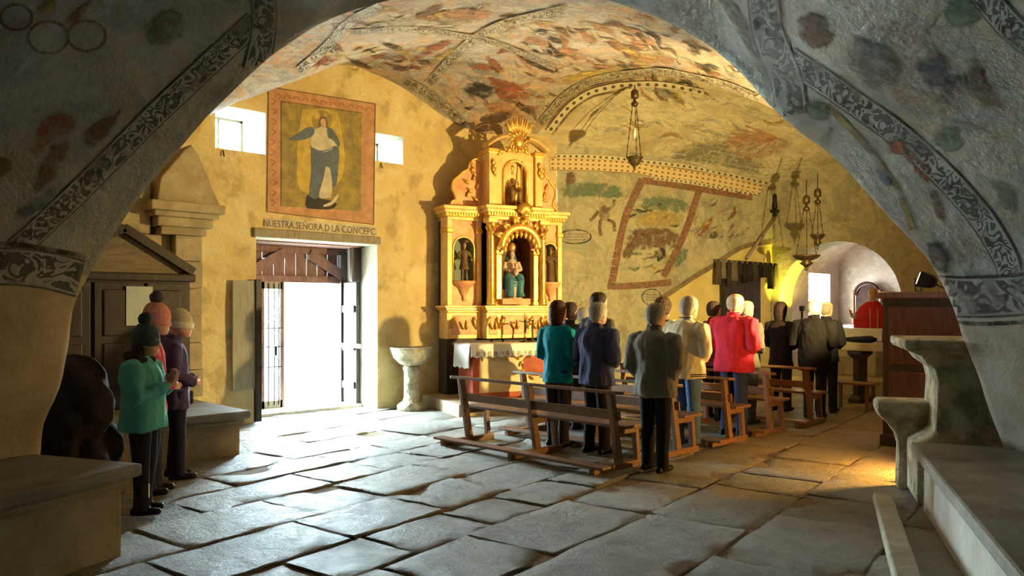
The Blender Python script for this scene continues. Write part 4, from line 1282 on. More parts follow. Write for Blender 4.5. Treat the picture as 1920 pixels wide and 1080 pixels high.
def priest_detail(root, s, B, hp):
    # chasuble: full bell falling from the shoulders, open at the neck
    c = MB(); rs = []
    for z, rx, ry in ((.42, .22, .34), (.7, .22, .36), (1.0, .21, .38), (1.2, .185, .36), (1.33, .15, .28), (1.42, .11, .17), (1.47, .085, .1)):
        rs.append([((rx * math.cos(a)) * s, (ry * math.sin(a)) * s, (z + .12 * (abs(math.sin(a)) ** 3 if z < 1.1 else 0)) * s) for a in [2 * PI * k / 32 for k in range(32)]])
    c.rings(rs)
    fuse('chasuble', [(c, cloth((.55, .03, .04)))], .016 * s, root, 3, lambda p: .015 * noise.noise(Vector((p.x * 8, p.y * 8, p.z * 2))))
    for y in (-.07, .07):
        MB().rings([[(x * s, (y + e) * s, z * s) for e in (-.01, .01)] + [((x + .01) * s, (y + e) * s, z * s) for e in (.01, -.01)] for x, z in ((.235, .5), (.232, .75), (.222, 1.0), (.2, 1.2), (.165, 1.33))]).build('orphrey', cloth((.65, .38, .1)), root)


PR = on_x(1637, 600, 17.15); PR.z = .30
person('person', 'person in red chasuble facing the others behind the altar table', PR, R(180 + 25), 1.80, (.60, .60, .58), (.5, .5, .5), (.5, .45, .4), 'thin', 'open', .9, .12, collar=True, detail=priest_detail, seed=20)
o = fuse('heap_of_coats', [(COAT, cloth((.022, .016, .02), bump=.8, s=25))], .02, None, 2, lambda p: .02 * noise.noise(p * 9))
o.data.transform(Matrix.Translation((0, 0, .0)))
zmin = min(v.co.z for v in o.data.vertices)
for v in o.data.vertices: v.co.z = (v.co.z - zmin) * 1.0
tag(o, 'dark heap of coats piled behind the foot of the painted arch', 'coats')
# ------------------------------------------------------------------ gilded retable, its statues and its altar
RA = HEAD - R(63)
RL = CW(-.1, 14.1)
ret = empty('gilded_retable', RL, RA, 'tall gilded retable with columns, niches and sunburst crest against the wall', 'retable')
RM = Matrix.Translation(RL) @ Matrix.Rotation(RA, 4, 'Z')
GO, GP_, SA = M['gold'], M['gold_pale'], M['salmon']


def rp(mb, name, mat, parent=ret, **kw): return mb.build(name, mat, parent, **kw)


def arched_panel(x0, x1, z0, z1, ox0, ox1, oz0, spr, y0, y1, n=14):
    """board with a round-headed opening"""
    cx, r = (ox0 + ox1) / 2, (ox1 - ox0) / 2
    pr = [(ox0, oz0)] + [(cx - r * math.cos(PI * k / n), spr + r * math.sin(PI * k / n)) for k in range(n + 1)] + [(ox1, oz0)]
    ou = [(x0, oz0)] + [(x0 if k < n * .25 else x1 if k > n * .75 else x0 + (x1 - x0) * (k / n - .25) * 2, z1 if .25 * n <= k <= .75 * n else spr + (z1 - spr) * (k / (n * .25) if k < n * .25 else (n - k) / (n * .25))) for k in range(n + 1)] + [(x1, oz0)]
    mb = MB(); m = len(pr)
    for y in (y0, y1): mb.v += [(x, y, z) for x, z in pr] + [(x, y, z) for x, z in ou]
    for i in range(m - 1):
        mb.f += [(i, i + 1, m + i + 1, m + i), (2 * m + i, 3 * m + i, 3 * m + i + 1, 2 * m + i + 1), (i, 2 * m + i, 2 * m + i + 1, i + 1), (m + i, m + i + 1, 3 * m + i + 1, 3 * m + i)]
    if oz0 > z0: mb.bx(x0, x1, y0, y1, z0, oz0)
    return mb


def arch_trim(ox0, ox1, oz0, spr, y, w, t=.03, n=18):
    cx, r = (ox0 + ox1) / 2, (ox1 - ox0) / 2
    path = [(ox0, oz0)] + [(cx - r * math.cos(PI * k / n), spr + r * math.sin(PI * k / n)) for k in range(n + 1)] + [(ox1, oz0)]
    return MB().tube([(x, y, z) for x, z in path], w, 8)


def niche(ox0, ox1, oz0, spr, y0, depth, n=12):
    mb = MB(); cx, r = (ox0 + ox1) / 2, (ox1 - ox0) / 2
    pr = [(ox0, oz0)] + [(cx - r * math.cos(PI * k / n), spr + r * math.sin(PI * k / n)) for k in range(n + 1)] + [(ox1, oz0)]
    m = len(pr)
    mb.v = [(x, y0, z) for x, z in pr] + [(x, y0 + depth, z) for x, z in pr]
    mb.f = [(i, i + 1, m + i + 1, m + i) for i in range(m - 1)] + [tuple(range(m, 2 * m)), (0, m, 2 * m - 1, m - 1)]
    return mb


def leaf(mb, c, d, L, w, y, lift=.03):
    """one carved acanthus leaf lying on a board"""
    d = math.radians(d); ux, uz = math.cos(d), math.sin(d); pts = []
    for k, (t, ww) in enumerate(((0, .25), (.3, 1), (.65, .75), (1, .08))):
        bend = .25 * L * t * t
        px_, pz_ = c[0] + ux * L * t - uz * bend, c[1] + uz * L * t + ux * bend
        pts.append((px_, y - lift * math.sin(PI * min(t + .15, 1)), pz_, ww * w))
    return mb.tube([p[:3] for p in pts], [(.012 + p[3] * .25, p[3]) for p in pts], 6, ref=(0, 1, 0))


def cornice(x0, x1, y, yb, z0, z1, name, steps=3):
    for k in range(steps):
        a = z0 + (z1 - z0) * k / steps; b = z0 + (z1 - z0) * (k + 1) / steps; ov = .035 * k
        rp(MB().bx(x0 - ov, x1 + ov, y - ov, yb, a, b), name, GP_ if k != 1 else GO, bevel=.008)


LX0, LX1, CX0, CX1, RX0, RX1 = -1.15, -.49, -.49, .67, .67, 1.15
YC = -.2                                    # the middle bay stands forward
rp(MB().bx(LX0, RX1, .02, .38, .18, 1.14), 'socle', M['wood_dark'], bevel=.01)
for nm, a, b, y in (('predella_block', LX0, LX1, 0), ('predella_block', CX0, CX1, YC), ('predella_block', RX0, RX1, 0)):
    bl = rp(MB().bx(a, b, y, .38, 1.14, 1.60), nm, GP_, bevel=.01)
    inner = [(a + .1, b - .1)] if b - a < .8 else [(a + .05, a + .22), (a + .28, (a + b) / 2 + .26), ((a + b) / 2 + .3, b - .05)]
    for p, q in inner:
        rp(MB().bx(p, q, y - .012, y + .01, 1.21, 1.55), 'predella_panel', SA, bevel=.01)
        c = (p + q) / 2; w_ = (q - p) / 2
        for sgn in (-1, 1):
            rp(leaf(MB(), (c + sgn * w_ * .75, 1.52), 250 + sgn * 20, .22, .035, y - .02), 'carved_leaf', GO, smooth=True)
            rp(leaf(MB(), (c + sgn * .03, 1.30), 90 - sgn * 12, .16, .025, y - .02), 'carved_leaf', GO, smooth=True)
for a, b, y in ((LX0, LX1, 0), (CX0, CX1, YC), (RX0, RX1, 0)): cornice(a, b, y - .03, .38, 1.60, 1.72, 'ledge')
# side bays
for a, b in ((LX0, LX1), (RX0, RX1)):
    c = (a + b) / 2; hw = min(.2, (b - a) / 2 - .09)
    rp(arched_panel(a + .04, b - .04, 1.72, 3.2, c - hw, c + hw, 2.15, 2.72, .03, .09), 'side_panel', SA)
    rp(niche(c - hw, c + hw, 2.15, 2.72, .08, .2), 'niche_back', M['niche_blue'])
    rp(arch_trim(c - hw, c + hw, 2.15, 2.72, .03, .022), 'niche_moulding', GO, smooth=True)
    for x in (a + .05, b - .05):
        rp(MB().bx(x - .045, x + .045, -.02, .3, 1.72, 2.98), 'pilaster', GP_, bevel=.008)
        rp(MB().bx(x - .06, x + .06, -.04, .3, 2.98, 3.06), 'pilaster_capital', GO, bevel=.012)
        rp(MB().bx(x - .045, x + .045, -.02, .3, 3.06, 3.22), 'pilaster_block', GP_, bevel=.006)
    rp(MB().lathe([(.02, 1.80), (.03, 1.84), (.02, 1.87), (.06, 1.93), (.09, 2.02), (.17, 2.07), (.18, 2.1), (.2, 2.11), (.2, 2.15), (.0, 2.15)], (c, .0, 0), 18, 1, .75), 'console', SA, smooth=True)
    cornice(a - .0, b, -.03, .38, 3.2, 3.44, 'entablature', 4)
    x = a + .03
    while x < b - .03:
        rp(MB().bx(x, x + .026, -.085, -.04, 3.27, 3.325), 'dentil', GO); x += .052
rp(MB().bx(LX0, RX1, .3, .38, 1.14, 3.44), 'back_board', M['wood_dark'])
# middle bay
rp(arched_panel(CX0 + .06, CX1 - .06, 1.72, 3.22, -.19, .43, 1.74, 2.72, YC + .06, YC + .12), 'centre_panel', SA)
rp(niche(-.19, .43, 1.74, 2.72, YC + .1, .42), 'niche_back', M['niche_dark'])
for k in range(9):
    z = 1.86 + .13 * k
    rp(MB().bx(-.18, .42, YC + .49, YC + .505, z, z + .115), 'niche_plank', M['niche_dark'])
for x in (-.25, .49):
    rp(MB().bx(x - .055, x + .055, YC - .02, YC + .1, 1.72, 2.62), 'niche_jamb', GO, bevel=.012)
    rp(MB().bx(x - .075, x + .075, YC - .04, YC + .1, 2.62, 2.70), 'jamb_capital', GO, bevel=.015)
    rp(MB().bx(x - .08, x + .08, YC - .05, YC + .1, 1.72, 1.79), 'jamb_base', GO, bevel=.012)
for x in (-.42, .60):
    rp(MB().lathe([(.085, 1.72), (.085, 1.77), (.07, 1.79), (.078, 1.82), (.062, 1.85), (.064, 2.2), (.06, 2.6), (.053, 2.97), (.062, 2.99), (.052, 3.01)], (x, YC - .05, 0), 18), 'column', GO, smooth=True)
    cap = rp(MB().lathe([(.055, 3.0), (.075, 3.06), (.085, 3.12), (.105, 3.16)], (x, YC - .05, 0), 16), 'column_capital', GO, smooth=True)
    for k in range(8):
        a = 2 * PI * k / 8
        MB().tube([(x + .06 * math.cos(a), YC - .05 + .06 * math.sin(a), 3.02), (x + .095 * math.cos(a), YC - .05 + .095 * math.sin(a), 3.09), (x + .115 * math.cos(a), YC - .05 + .115 * math.sin(a), 3.08)], [.018, .022, .01], 6).build('capital_leaf', GO, cap, smooth=True)
    rp(MB().bx(x - .09, x + .09, YC - .13, YC + .1, 3.16, 3.24), 'column_block', GP_, bevel=.008)
cornice(CX0 + .02, CX1 - .02, YC - .08, .38, 3.22, 3.46, 'entablature', 4)
x = CX0 + .04
while x < CX1 - .05:
    rp(MB().bx(x, x + .026, YC - .135, YC - .09, 3.29, 3.345), 'dentil', GO); x += .052
# canopy over the middle niche: arch, hanging drops, acanthus and shell
cx, r = .12, .37
can = rp(MB().tube([(cx - r * math.cos(PI * k / 20), YC - .13, 2.72 + r * 1.02 * math.sin(PI * k / 20)) for k in range(21)], [(.05, .07)] * 21, 10, ref=(0, 1, 0)), 'canopy_arch', GO, smooth=True)
for k in range(11):
    a = PI * (k + .5) / 11; x, z = cx - (r - .05) * math.cos(a), 2.71 + (r - .05) * math.sin(a)
    rp(MB().lathe([(.012, 0), (.03, -.03), (.036, -.06), (.022, -.1), (.006, -.125)], (x, YC - .14, z), 10), 'canopy_drop', GO, can, smooth=True)
for k in range(12):
    a = 20 + 140 * k / 11; x, z = cx - (r + .05) * math.cos(R(a)), 2.74 + (r + .05) * math.sin(R(a))
    rp(leaf(MB(), (x, z), 180 - a + (25 if k % 2 else -25), .16, .04, YC - .14), 'acanthus_leaf', GO, can, smooth=True)
for k in range(9):
    a = R(20 + 140 * k / 8)
    rp(MB().tube([(cx + .04, YC - .2, 3.30), (cx + .04 - .09 * math.cos(a), YC - .25, 3.31 + .12 * math.sin(a)), (cx + .04 - .15 * math.cos(a), YC - .22, 3.32 + .2 * math.sin(a))], [.02, .032, .022], 7), 'shell_rib', GO, can, smooth=True)
rp(MB().ell((cx + .04, YC - .24, 3.30), (.07, .05, .05)), 'shell_boss', GO, can, smooth=True)
rp(MB().ell((cx + .02, YC - .15, 3.17), (.05, .04, .06)), 'cherub_head', GO, can, smooth=True)
# upper tier
UX0, UX1 = -.42, .62; UY = YC + .06
rp(arched_panel(UX0 + .1, UX1 - .1, 3.46, 4.46, -.13, .33, 3.50, 4.06, UY, UY + .08), 'upper_panel', GP_)
rp(niche(-.13, .33, 3.50, 4.06, UY + .07, .3), 'niche_back', M['niche_dark'])
rp(arch_trim(-.13, .33, 3.5, 4.06, UY - .01, .026), 'niche_moulding', GO, smooth=True)
rp(MB().bx(UX0, UX1, UY + .1, .38, 3.46, 4.46), 'upper_body', GP_)
for x in (UX0 + .06, UX1 - .06):
    rp(MB().bx(x - .075, x + .075, UY - .06, .3, 3.46, 4.40), 'upper_pilaster', GP_, bevel=.01)
    rp(MB().bx(x - .1, x + .1, UY - .09, .3, 4.38, 4.47), 'upper_capital', GO, bevel=.014)
    for k in range(4):
        rp(leaf(MB(), (x, 4.28 - .06 * k), 265 + (12 if k % 2 else -12), .13, .03, UY - .07), 'carved_leaf', GO, smooth=True)
for sgn, xc in ((-1, UX0), (1, UX1)):
    cxm = (UX0 + UX1) / 2; path = []
    for k in range(9):
        t = k / 8; path.append((xc + sgn * .09 - sgn * .40 * t, UY - .06, 4.50 + .19 * math.sin(t * PI / 2)))
    rp(MB().tube(path, [(.14, .045)] * 9, 8, ref=(0, 1, 0)), 'broken_pediment', GP_)
    # scroll wing
    w = 1.0 if sgn < 0 else .72
    out = [(0, 3.46), (.58, 3.46), (.60, 3.53), (.53, 3.57), (.55, 3.66), (.60, 3.76), (.57, 3.90), (.47, 3.98), (.42, 4.04), (.36, 4.08), (.29, 4.12), (.26, 4.22), (.18, 4.30), (.08, 4.30), (0, 4.22)]
    pts = spline([(xc + sgn * a * w, b) for a, b in out], 44)
    wing = rp(MB().prism([tuple(p) for p in pts], .08, .14), 'scroll_wing', SA)
    rp(MB().tube([(p[0], .07, p[1]) for p in pts[8:]], .02, 7), 'wing_edge', GO, wing, smooth=True)
    for k in range(9):
        a = xc + sgn * w * (.12 + .33 * ((k * 37) % 10) / 10 * (1 - k / 12)); z = 3.55 + k * .075
        rp(leaf(MB(), (a, z), 90 + sgn * (40 if k % 2 else -35), .13, .03, .07), 'carved_leaf', GO, wing, smooth=True)
crest = rp(MB().ell((.14, UY - .08, 4.62), (.10, .05, .105), 18, 12), 'crest_medallion', GO, smooth=True)
for k in range(14):
    a = 2 * PI * k / 14
    rp(leaf(MB(), (.14 + .11 * math.cos(a), 4.62 + .115 * math.sin(a)), math.degrees(a) + 35, .12, .03, UY - .07), 'crest_leaf', GO, crest, smooth=True)
for k in range(13):
    a = R(28 + 124 * k / 12); L = .30 + .03 * (k % 2)
    rp(MB().tube([(.14 + .09 * math.cos(a), UY - .06, 4.72 + .05 * math.sin(a)), (.14 + (.1 + L * .5) * math.cos(a), UY - .10, 4.74 + L * .55 * math.sin(a)), (.14 + (.1 + L * .75) * math.cos(a), UY - .08, 4.76 + L * math.sin(a))], [.014, .026, .012], 7), 'crest_ray', M['gold_pale'] if k % 2 else GO, crest, smooth=True)
for k in range(10):
    x = -.25 + .78 * k / 9
    rp(leaf(MB(), (x, 4.36 + .09 * math.sin(PI * k / 9)), 90 + (40 if k % 2 else -40), .14, .035, UY - .02), 'carved_leaf', GO, smooth=True)


def statue(label, lx, ly, lz, H, robe, mantle, kind, yaw=0, skin=(.45, .25, .15)):
    """carved figure; kind: standing in a tunic, friar in a habit, or seated in a mantle"""
    p = RM @ Vector((lx, ly, lz)); s = H / 1.75
    root = empty('saint_statue', p, RA - PI / 2 + yaw, label, 'statue')
    def ring(z, cx, rx, ry, n=18): return [((cx + rx * math.cos(a)) * s, ry * math.sin(a) * s, z * s) for a in [2 * PI * k / n for k in range(n)]]
    rb, mt, sk = MB(), MB(), MB()
    top = 0
    if kind == 'seated':
        rb.rings([ring(0, .12, .30, .30), ring(.25, .14, .28, .30), ring(.52, .16, .30, .31), ring(.64, .10, .25, .27), ring(.8, .0, .15, .2), ring(1.05, -.02, .14, .2), ring(1.2, -.03, .1, .15), ring(1.27, -.02, .05, .06)])
        for e in (-1, 1):
            mt.tube([(-.02 * s, e * .18 * s, .66 * s), (.30 * s, e * .17 * s, .66 * s), (.40 * s, e * .17 * s, .56 * s), (.38 * s, e * .16 * s, .2 * s), (.40 * s, e * .18 * s, .05 * s)], [.13 * s, .14 * s, .13 * s, .12 * s, .14 * s], 12)
            rb.tube([(-.02 * s, e * .19 * s, 1.15 * s), (.05 * s, e * .26 * s, .92 * s), (.26 * s, e * .12 * s, .88 * s)], [.08 * s, .075 * s, .05 * s], 10)
            hand(sk, (.26 * s, e * .12 * s, .88 * s), (1, -e * .5, .1), s * 1.1, (0, 0, 1), .5)
        mt.rings([ring(.3, .1, .31, .33), ring(.5, .14, .33, .34), ring(.66, .08, .28, .3)])
        mt.tube([(-.10 * s, 0, 1.62 * s), (-.13 * s, 0, 1.4 * s), (-.12 * s, 0, 1.1 * s), (-.10 * s, 0, .6 * s)], [(.05 * s, .08 * s), (.07 * s, .15 * s), (.08 * s, .24 * s), (.1 * s, .27 * s)], 14, ref=(1, 0, 0))
        top = 1.40
        # the child on her lap
        rb.ell((.30 * s, .05 * s, .86 * s), (.09 * s, .09 * s, .15 * s)); sk.ell((.31 * s, .05 * s, 1.06 * s), (.065 * s, .06 * s, .075 * s))
    elif kind == 'friar':
        rb.rings([ring(0, 0, .2, .24), ring(.4, 0, .18, .21), ring(.9, 0, .16, .19), ring(1.2, -.01, .15, .21), ring(1.38, -.01, .11, .17), ring(1.47, -.01, .06, .07)])
        mt.rings([ring(1.0, -.02, .19, .25), ring(1.25, -.02, .17, .24), ring(1.42, -.02, .1, .14)])
        mt.ell((-.02 * s, 0, 1.80 * s), (.13 * s, .15 * s, .06 * s)); mt.ell((-.02 * s, .02 * s, 1.86 * s), (.10 * s, .13 * s, .05 * s))
        for e in (-1, 1):
            rb.tube([(0, e * .19 * s, 1.36 * s), (.02 * s, e * .30 * s, 1.12 * s), (.2 * s, e * .2 * s, 1.1 * s)], [.08 * s, .08 * s, .06 * s], 10)
            hand(sk, (.2 * s, e * .2 * s, 1.1 * s), (1, -e * .6, .1), s * 1.1, (0, 0, 1), .5)
        top = 1.62
    else:
        rb.rings([ring(.55, 0, .21, .25), ring(.62, 0, .2, .24), ring(.85, 0, .155, .18), ring(1.0, 0, .13, .16), ring(1.2, -.01, .14, .2), ring(1.38, -.01, .11, .18), ring(1.47, -.01, .06, .07)])
        mt.rings([ring(.52, 0, .215, .255), ring(.57, 0, .215, .255)])
        for e in (-1, 1):
            mt.tube([(0, e * .09 * s, .6 * s), (.01 * s, e * .1 * s, .3 * s), (0, e * .11 * s, .05 * s), (.08 * s, e * .12 * s, .03 * s)], [.08 * s, .07 * s, .065 * s, .05 * s], 10)
            rb.tube([(0, e * .19 * s, 1.36 * s), (-.02 * s, e * .32 * s, 1.12 * s), (.12 * s, e * .30 * s, .98 * s)], [.075 * s, .075 * s, .06 * s], 10)
            hand(sk, (.12 * s, e * .30 * s, .98 * s), (1, 0, -.4), s * 1.1, (0, 0, 1), .5)
        mt.ell((-.05 * s, .07 * s, 1.80 * s), (.14 * s, .2 * s, .06 * s)); mt.ell((-.04 * s, .1 * s, 1.86 * s), (.09 * s, .12 * s, .06 * s))
        top = 1.62
    sk.ell((.01 * s, 0, top * s), (.095 * s, .08 * s, .12 * s), 14, 10); sk.tube([(0, 0, (top - .2) * s), (0, 0, (top - .08) * s)], .05 * s, 10)
    sk.tube([(.095 * s, 0, (top + .02) * s), (.115 * s, 0, (top - .02) * s), (.09 * s, 0, (top - .035) * s)], [.01 * s, .018 * s, .012 * s], 6)
    fuse('figure', [(rb, robe), (mt, mantle), (sk, cloth(skin, rough=.5, bump=.1))], .012 * max(s, .6), root, 1, lambda q: .006 * noise.noise(Vector((q.x * 20, q.y * 20, q.z * 7))))
    return root, s, top


CARVED = mk('dark_polychrome', (.16, .09, .035), (.07, .04, .02), 14, .45, .2, .3); CARVED2 = mk('black_gold_polychrome', (.05, .035, .025), (.20, .13, .04), 10, .45, .2, .3)
HABIT = mk('brown_habit', (.14, .07, .04), (.08, .04, .025), 12, .6, 0, .3)
lcx = (LX0 + LX1) / 2; rcx = (RX0 + RX1) / 2
statue('small carved figure in dark gilt tunic in the niche left of the columns', lcx, .0, 2.15, .66, CARVED, CARVED2, 'tunic')
statue('small carved friar in brown habit and dark hat in the outer niche', rcx, .0, 2.15, .60, HABIT, HABIT, 'friar')
v1, s1, t1 = statue('seated crowned statue in blue mantle with a child in the large gilded niche', .05, YC + .08, 1.84, .98, cloth((.62, .48, .40)), mk('blue_mantle', (.06, .20, .24), (.04, .12, .16), 6, .5), 'seated', R(-12), (.62, .42, .32))
p1 = MB().box((.06, 0, -.05), (.5, .5, .1)).build('pedestal', SA, v1)
MB().lathe([(.05 * s1, 1.50 * s1), (.1 * s1, 1.50 * s1), (.12 * s1, 1.58 * s1), (.13 * s1, 1.66 * s1), (.09 * s1, 1.74 * s1), (.02 * s1, 1.80 * s1)], n=14).build('crown', GO, v1, smooth=True)
v2, s2, t2 = statue('seated golden statue with tall crown in the top niche', .10, UY + .13, 3.5, .74, mk('gold_robe', (.55, .36, .10), (.30, .17, .05), 10, .4, .4), mk('brown_gold', (.25, .14, .05), (.16, .08, .03), 10, .4, .3), 'seated', 0, (.55, .35, .2))
MB().lathe([(.05 * s2, 1.50 * s2), (.09 * s2, 1.50 * s2), (.10 * s2, 1.58 * s2), (.11 * s2, 1.68 * s2), (.05 * s2, 1.80 * s2), (.01 * s2, 1.88 * s2)], n=14).build('crown', GO, v2, smooth=True)
MB().tube([(.35 * s2, .28 * s2, .7 * s2), (.3 * s2, .34 * s2, 1.9 * s2)], .012, 6).build('staff', M['gold'], v2)

# step, altar block, frontal, linen
step = MB(); step.bx(-1.5, 1.5, -1.35, .3, -.03, .18)
so_ = step.build('altar_step', M['stone_warm'], None, bevel=.02); so_.location = RL; so_.rotation_euler = (0, 0, RA)
tag(so_, 'low worn stone step carrying the cloth-covered altar', 'step')
alt = empty('side_altar', RM @ Vector((0, -.62, .18)), RA, 'painted altar with cream and red frontal under white linen cloth', 'altar')
ax0, ax1, ay0, ay1 = -1.08, .98, -.30, .28
MB().bx(ax0, ax1, ay0 + .02, ay1, 0, .86).build('altar_block', M['red_paint'], alt, bevel=.01)
MB().bx(ax0 + .10, ax1 - .10, ay0 - .005, ay0 + .03, .10, .82).build('frontal', M['cream_paint'], alt)
for x0_, x1_ in ((ax0, ax0 + .12), (ax1 - .12, ax1)): MB().bx(x0_, x1_, ay0 - .02, ay0 + .03, .04, .84).build('frontal_stile', M['red_paint'], alt, bevel=.01)
MB().bx(ax0, ax1, ay0 - .02, ay0 + .03, .02, .11).build('frontal_rail', M['red_paint'], alt, bevel=.01)
MB().ell((.12, ay0 - .01, .55), (.30, .02, .2), 20, 10).build('frontal_medallion', M['red_paint'], alt, smooth=True)
for k in range(16):
    x = ax0 + .2 + k * (ax1 - ax0 - .4) / 15
    leaf(MB(), (x, .80), 262 + (14 if k % 2 else -14), .17, .026, ay0 - .01).build('frontal_scroll', GO, alt, smooth=True)
for k in range(9):
    a = 2 * PI * k / 9
    leaf(MB(), (.12 + .30 * math.cos(a), .55 + .2 * math.sin(a)), math.degrees(a) + 60, .12, .02, ay0 - .02).build('frontal_scroll', GO, alt, smooth=True)
MB().bx(ax0 - .05, ax1 + .05, ay0 - .05, ay1, .86, .90).build('altar_slab', M['wood_grey'], alt, bevel=.008)
cl = MB(); nx_ = 90
def cloth_z(i): return .70 + .014 * math.sin(i * 1.05)
rows = []
for i in range(nx_ + 1):
    x = ax0 - .06 + (ax1 - ax0 + .12) * i / nx_
    wv = .008 * math.sin(i * .5) + .006 * math.sin(i * 1.3)
    rows.append([(x, ay1, .906), (x, ay0 - .055, .908), (x, ay0 - .066 - abs(wv) * .4, .895), (x, ay0 - .07 - abs(wv), .80), (x, ay0 - .07 - abs(wv) * 1.6, cloth_z(i))])
cl.v = [p for r_ in rows for p in r_]; cl.f = [(i * 5 + j, (i + 1) * 5 + j, (i + 1) * 5 + j + 1, i * 5 + j + 1) for i in range(nx_) for j in range(4)]
b_ = len(cl.v); side = []
for j in range(21):
    y = ay0 - .066 + (ay1 - ay0 + .06) * j / 20; wv = .012 * math.sin(j * 1.4)
    side.append([(ax0 - .061, y, .906), (ax0 - .075, y, .88), (ax0 - .085 - abs(wv), y, .7), (ax0 - .09 - abs(wv) * 1.5, y, .52 + .012 * math.sin(j))])
cl.add([p for r_ in side for p in r_], [(i * 4 + j, (i + 1) * 4 + j, (i + 1) * 4 + j + 1, i * 4 + j + 1) for i in range(20) for j in range(3)])
lin = cl.build('altar_cloth', M['linen'], None, smooth=True, recalc=False); lin.location = alt.location; lin.rotation_euler = (0, 0, RA)
sm = lin.modifiers.new('thick', 'SOLIDIFY'); sm.thickness = .004
tag(lin, 'white linen altar cloth hanging over the painted altar front', 'altar cloth')
for k in range(19):
    x = ax0 + .06 + k * (ax1 - ax0 - .12) / 18
    MB().ell((x, ay0 - .085, .755), (.034, .004, .04), 10, 6).build('lace_motif', M['p_cream'], lin, smooth=True)
cr = empty('altar_crucifix', alt.matrix_basis @ Vector((.02, -.05, .91)), RA, 'dark iron standing crucifix on the white altar cloth', 'crucifix')
MB().lathe([(.09, 0), (.085, .015), (.03, .04), (.018, .09)], n=14).build('foot', M['bronze'], cr, smooth=True)
MB().bar((0, 0, .06), (0, 0, .50), .022, .022).build('upright', M['bronze'], cr); MB().bar((-.12, 0, .36), (.12, 0, .36), .02, .02).build('crossbar', M['bronze'], cr)
MB().tube([(0, -.02, .16), (.01, -.022, .25), (0, -.022, .34), (0, -.02, .39)], [.006, .016, .02, .014], 8).build('corpus', M['bronze'], cr, smooth=True)
for e in (-1, 1): MB().tube([(0, -.02, .34), (e * .1, -.018, .365)], [.01, .006], 6).build('corpus_arm', M['bronze'], cr, smooth=True)
cs = empty('candlestick', alt.matrix_basis @ Vector((.20, .0, .91)), RA, 'slim brass candlestick beside the crucifix on the altar', 'candlestick')
MB().lathe([(.07, 0), (.06, .02), (.015, .05), (.02, .12), (.012, .16), (.02, .26), (.012, .34), (.035, .38), (.01, .385)], n=14).build('stem', M['bronze'], cs, smooth=True)
for e in (-1, 1): MB().tube([(0, 0, .30), (e * .05, 0, .31), (e * .08, 0, .36)], .007, 6).build('branch', M['bronze'], cs, smooth=True)
# ------------------------------------------------------------------ right side: cabinet with floodlight, chancel furniture
cab = empty('wooden_cabinet', (10.0, 3.0, 0), 0, 'tall dark wooden cabinet with panelled sides carrying the floodlight', 'cabinet')
CZ_ = 1.88
at(cab, MB().bx(10.0, 10.75, 1.75, 3.72, .1, CZ_ - .08), 'carcass', M['wood_dark'])
at(cab, MB().bx(9.95, 10.8, 1.7, 3.77, CZ_ - .08, CZ_), 'top_board', M['wood_door'], bevel=.012)
at(cab, MB().bx(9.97, 10.78, 1.72, 3.75, 0, .14), 'plinth', M['wood_dark'], bevel=.012)
M['wood_red'] = mk('reddish_dark_wood', (.11, .05, .035), (.06, .028, .022), 4, .5, stretch=(6, 6, 1))
for a, b in ((1.85, 2.7), (2.8, 3.64)):
    for z0, z1 in ((.22, .92), (1.0, 1.7)):
        at(cab, MB().bx(9.965, 10.0, a, b, z0, z1), 'side_panel', M['wood_red'], bevel=.015)
at(cab, MB().bx(10.08, 10.66, 3.72, 3.75, .22, 1.7), 'door', M['wood_red'], bevel=.012)
SPOT = Vector((10.32, 3.42, CZ_ + .17))
AIM = RM @ Vector((.1, 0, 4.4))
fl = empty('floodlight', (SPOT.x, SPOT.y, CZ_), 0, 'small black halogen floodlight standing on the dark cabinet', 'floodlight')
dv = (AIM - SPOT).normalized(); side_ = dv.cross(Vector((0, 0, 1))).normalized(); upv = side_.cross(dv)
hb = MB(); rr = []
for t_, w_, h_ in ((-.16, .05, .04), (-.1, .10, .08), (.02, .12, .10)):
    c_ = SPOT - dv * .05 + dv * t_
    rr.append([c_ + side_ * w_ * a + upv * h_ * b for a, b in ((-1, -1), (1, -1), (1, 1), (-1, 1))])
hb.rings(rr); at(fl, hb, 'housing', M['black'], bevel=.006)
M['lamp_lens'] = (lambda t: (t.bsdf.inputs['Emission Color'].__setattr__('default_value', (1, .75, .35, 1)), t.bsdf.inputs['Emission Strength'].__setattr__('default_value', 25.0), t.fin((1, .8, .5), .3))[2])(NT('lit_lens'))
lens_c = SPOT - dv * .045 + dv * .021
at(fl, MB().add([lens_c + side_ * .1 * a + upv * .08 * b for a, b in ((-1, -1), (1, -1), (1, 1), (-1, 1))], [(0, 1, 2, 3)]), 'lens', M['lamp_lens'], recalc=False)
at(fl, MB().tube([SPOT + side_ * .13, SPOT + side_ * .13 - Vector((0, 0, .16)), SPOT - side_ * .13 - Vector((0, 0, .16)), SPOT - side_ * .13], .01, 6), 'yoke', M['black'])
at(fl, MB().tube([SPOT - dv * .15, SPOT - dv * .25 + Vector((.05, -.1, -.08)), SPOT + Vector((.1, -.5, -.14)), SPOT + Vector((.2, -1.0, -.155))], .008, 6), 'cable', M['black'])
lamp('floodlight_beam', 'SPOT', SPOT + dv * .03, AIM, 1280, (1, .745, .27), .035, R(148), .55)

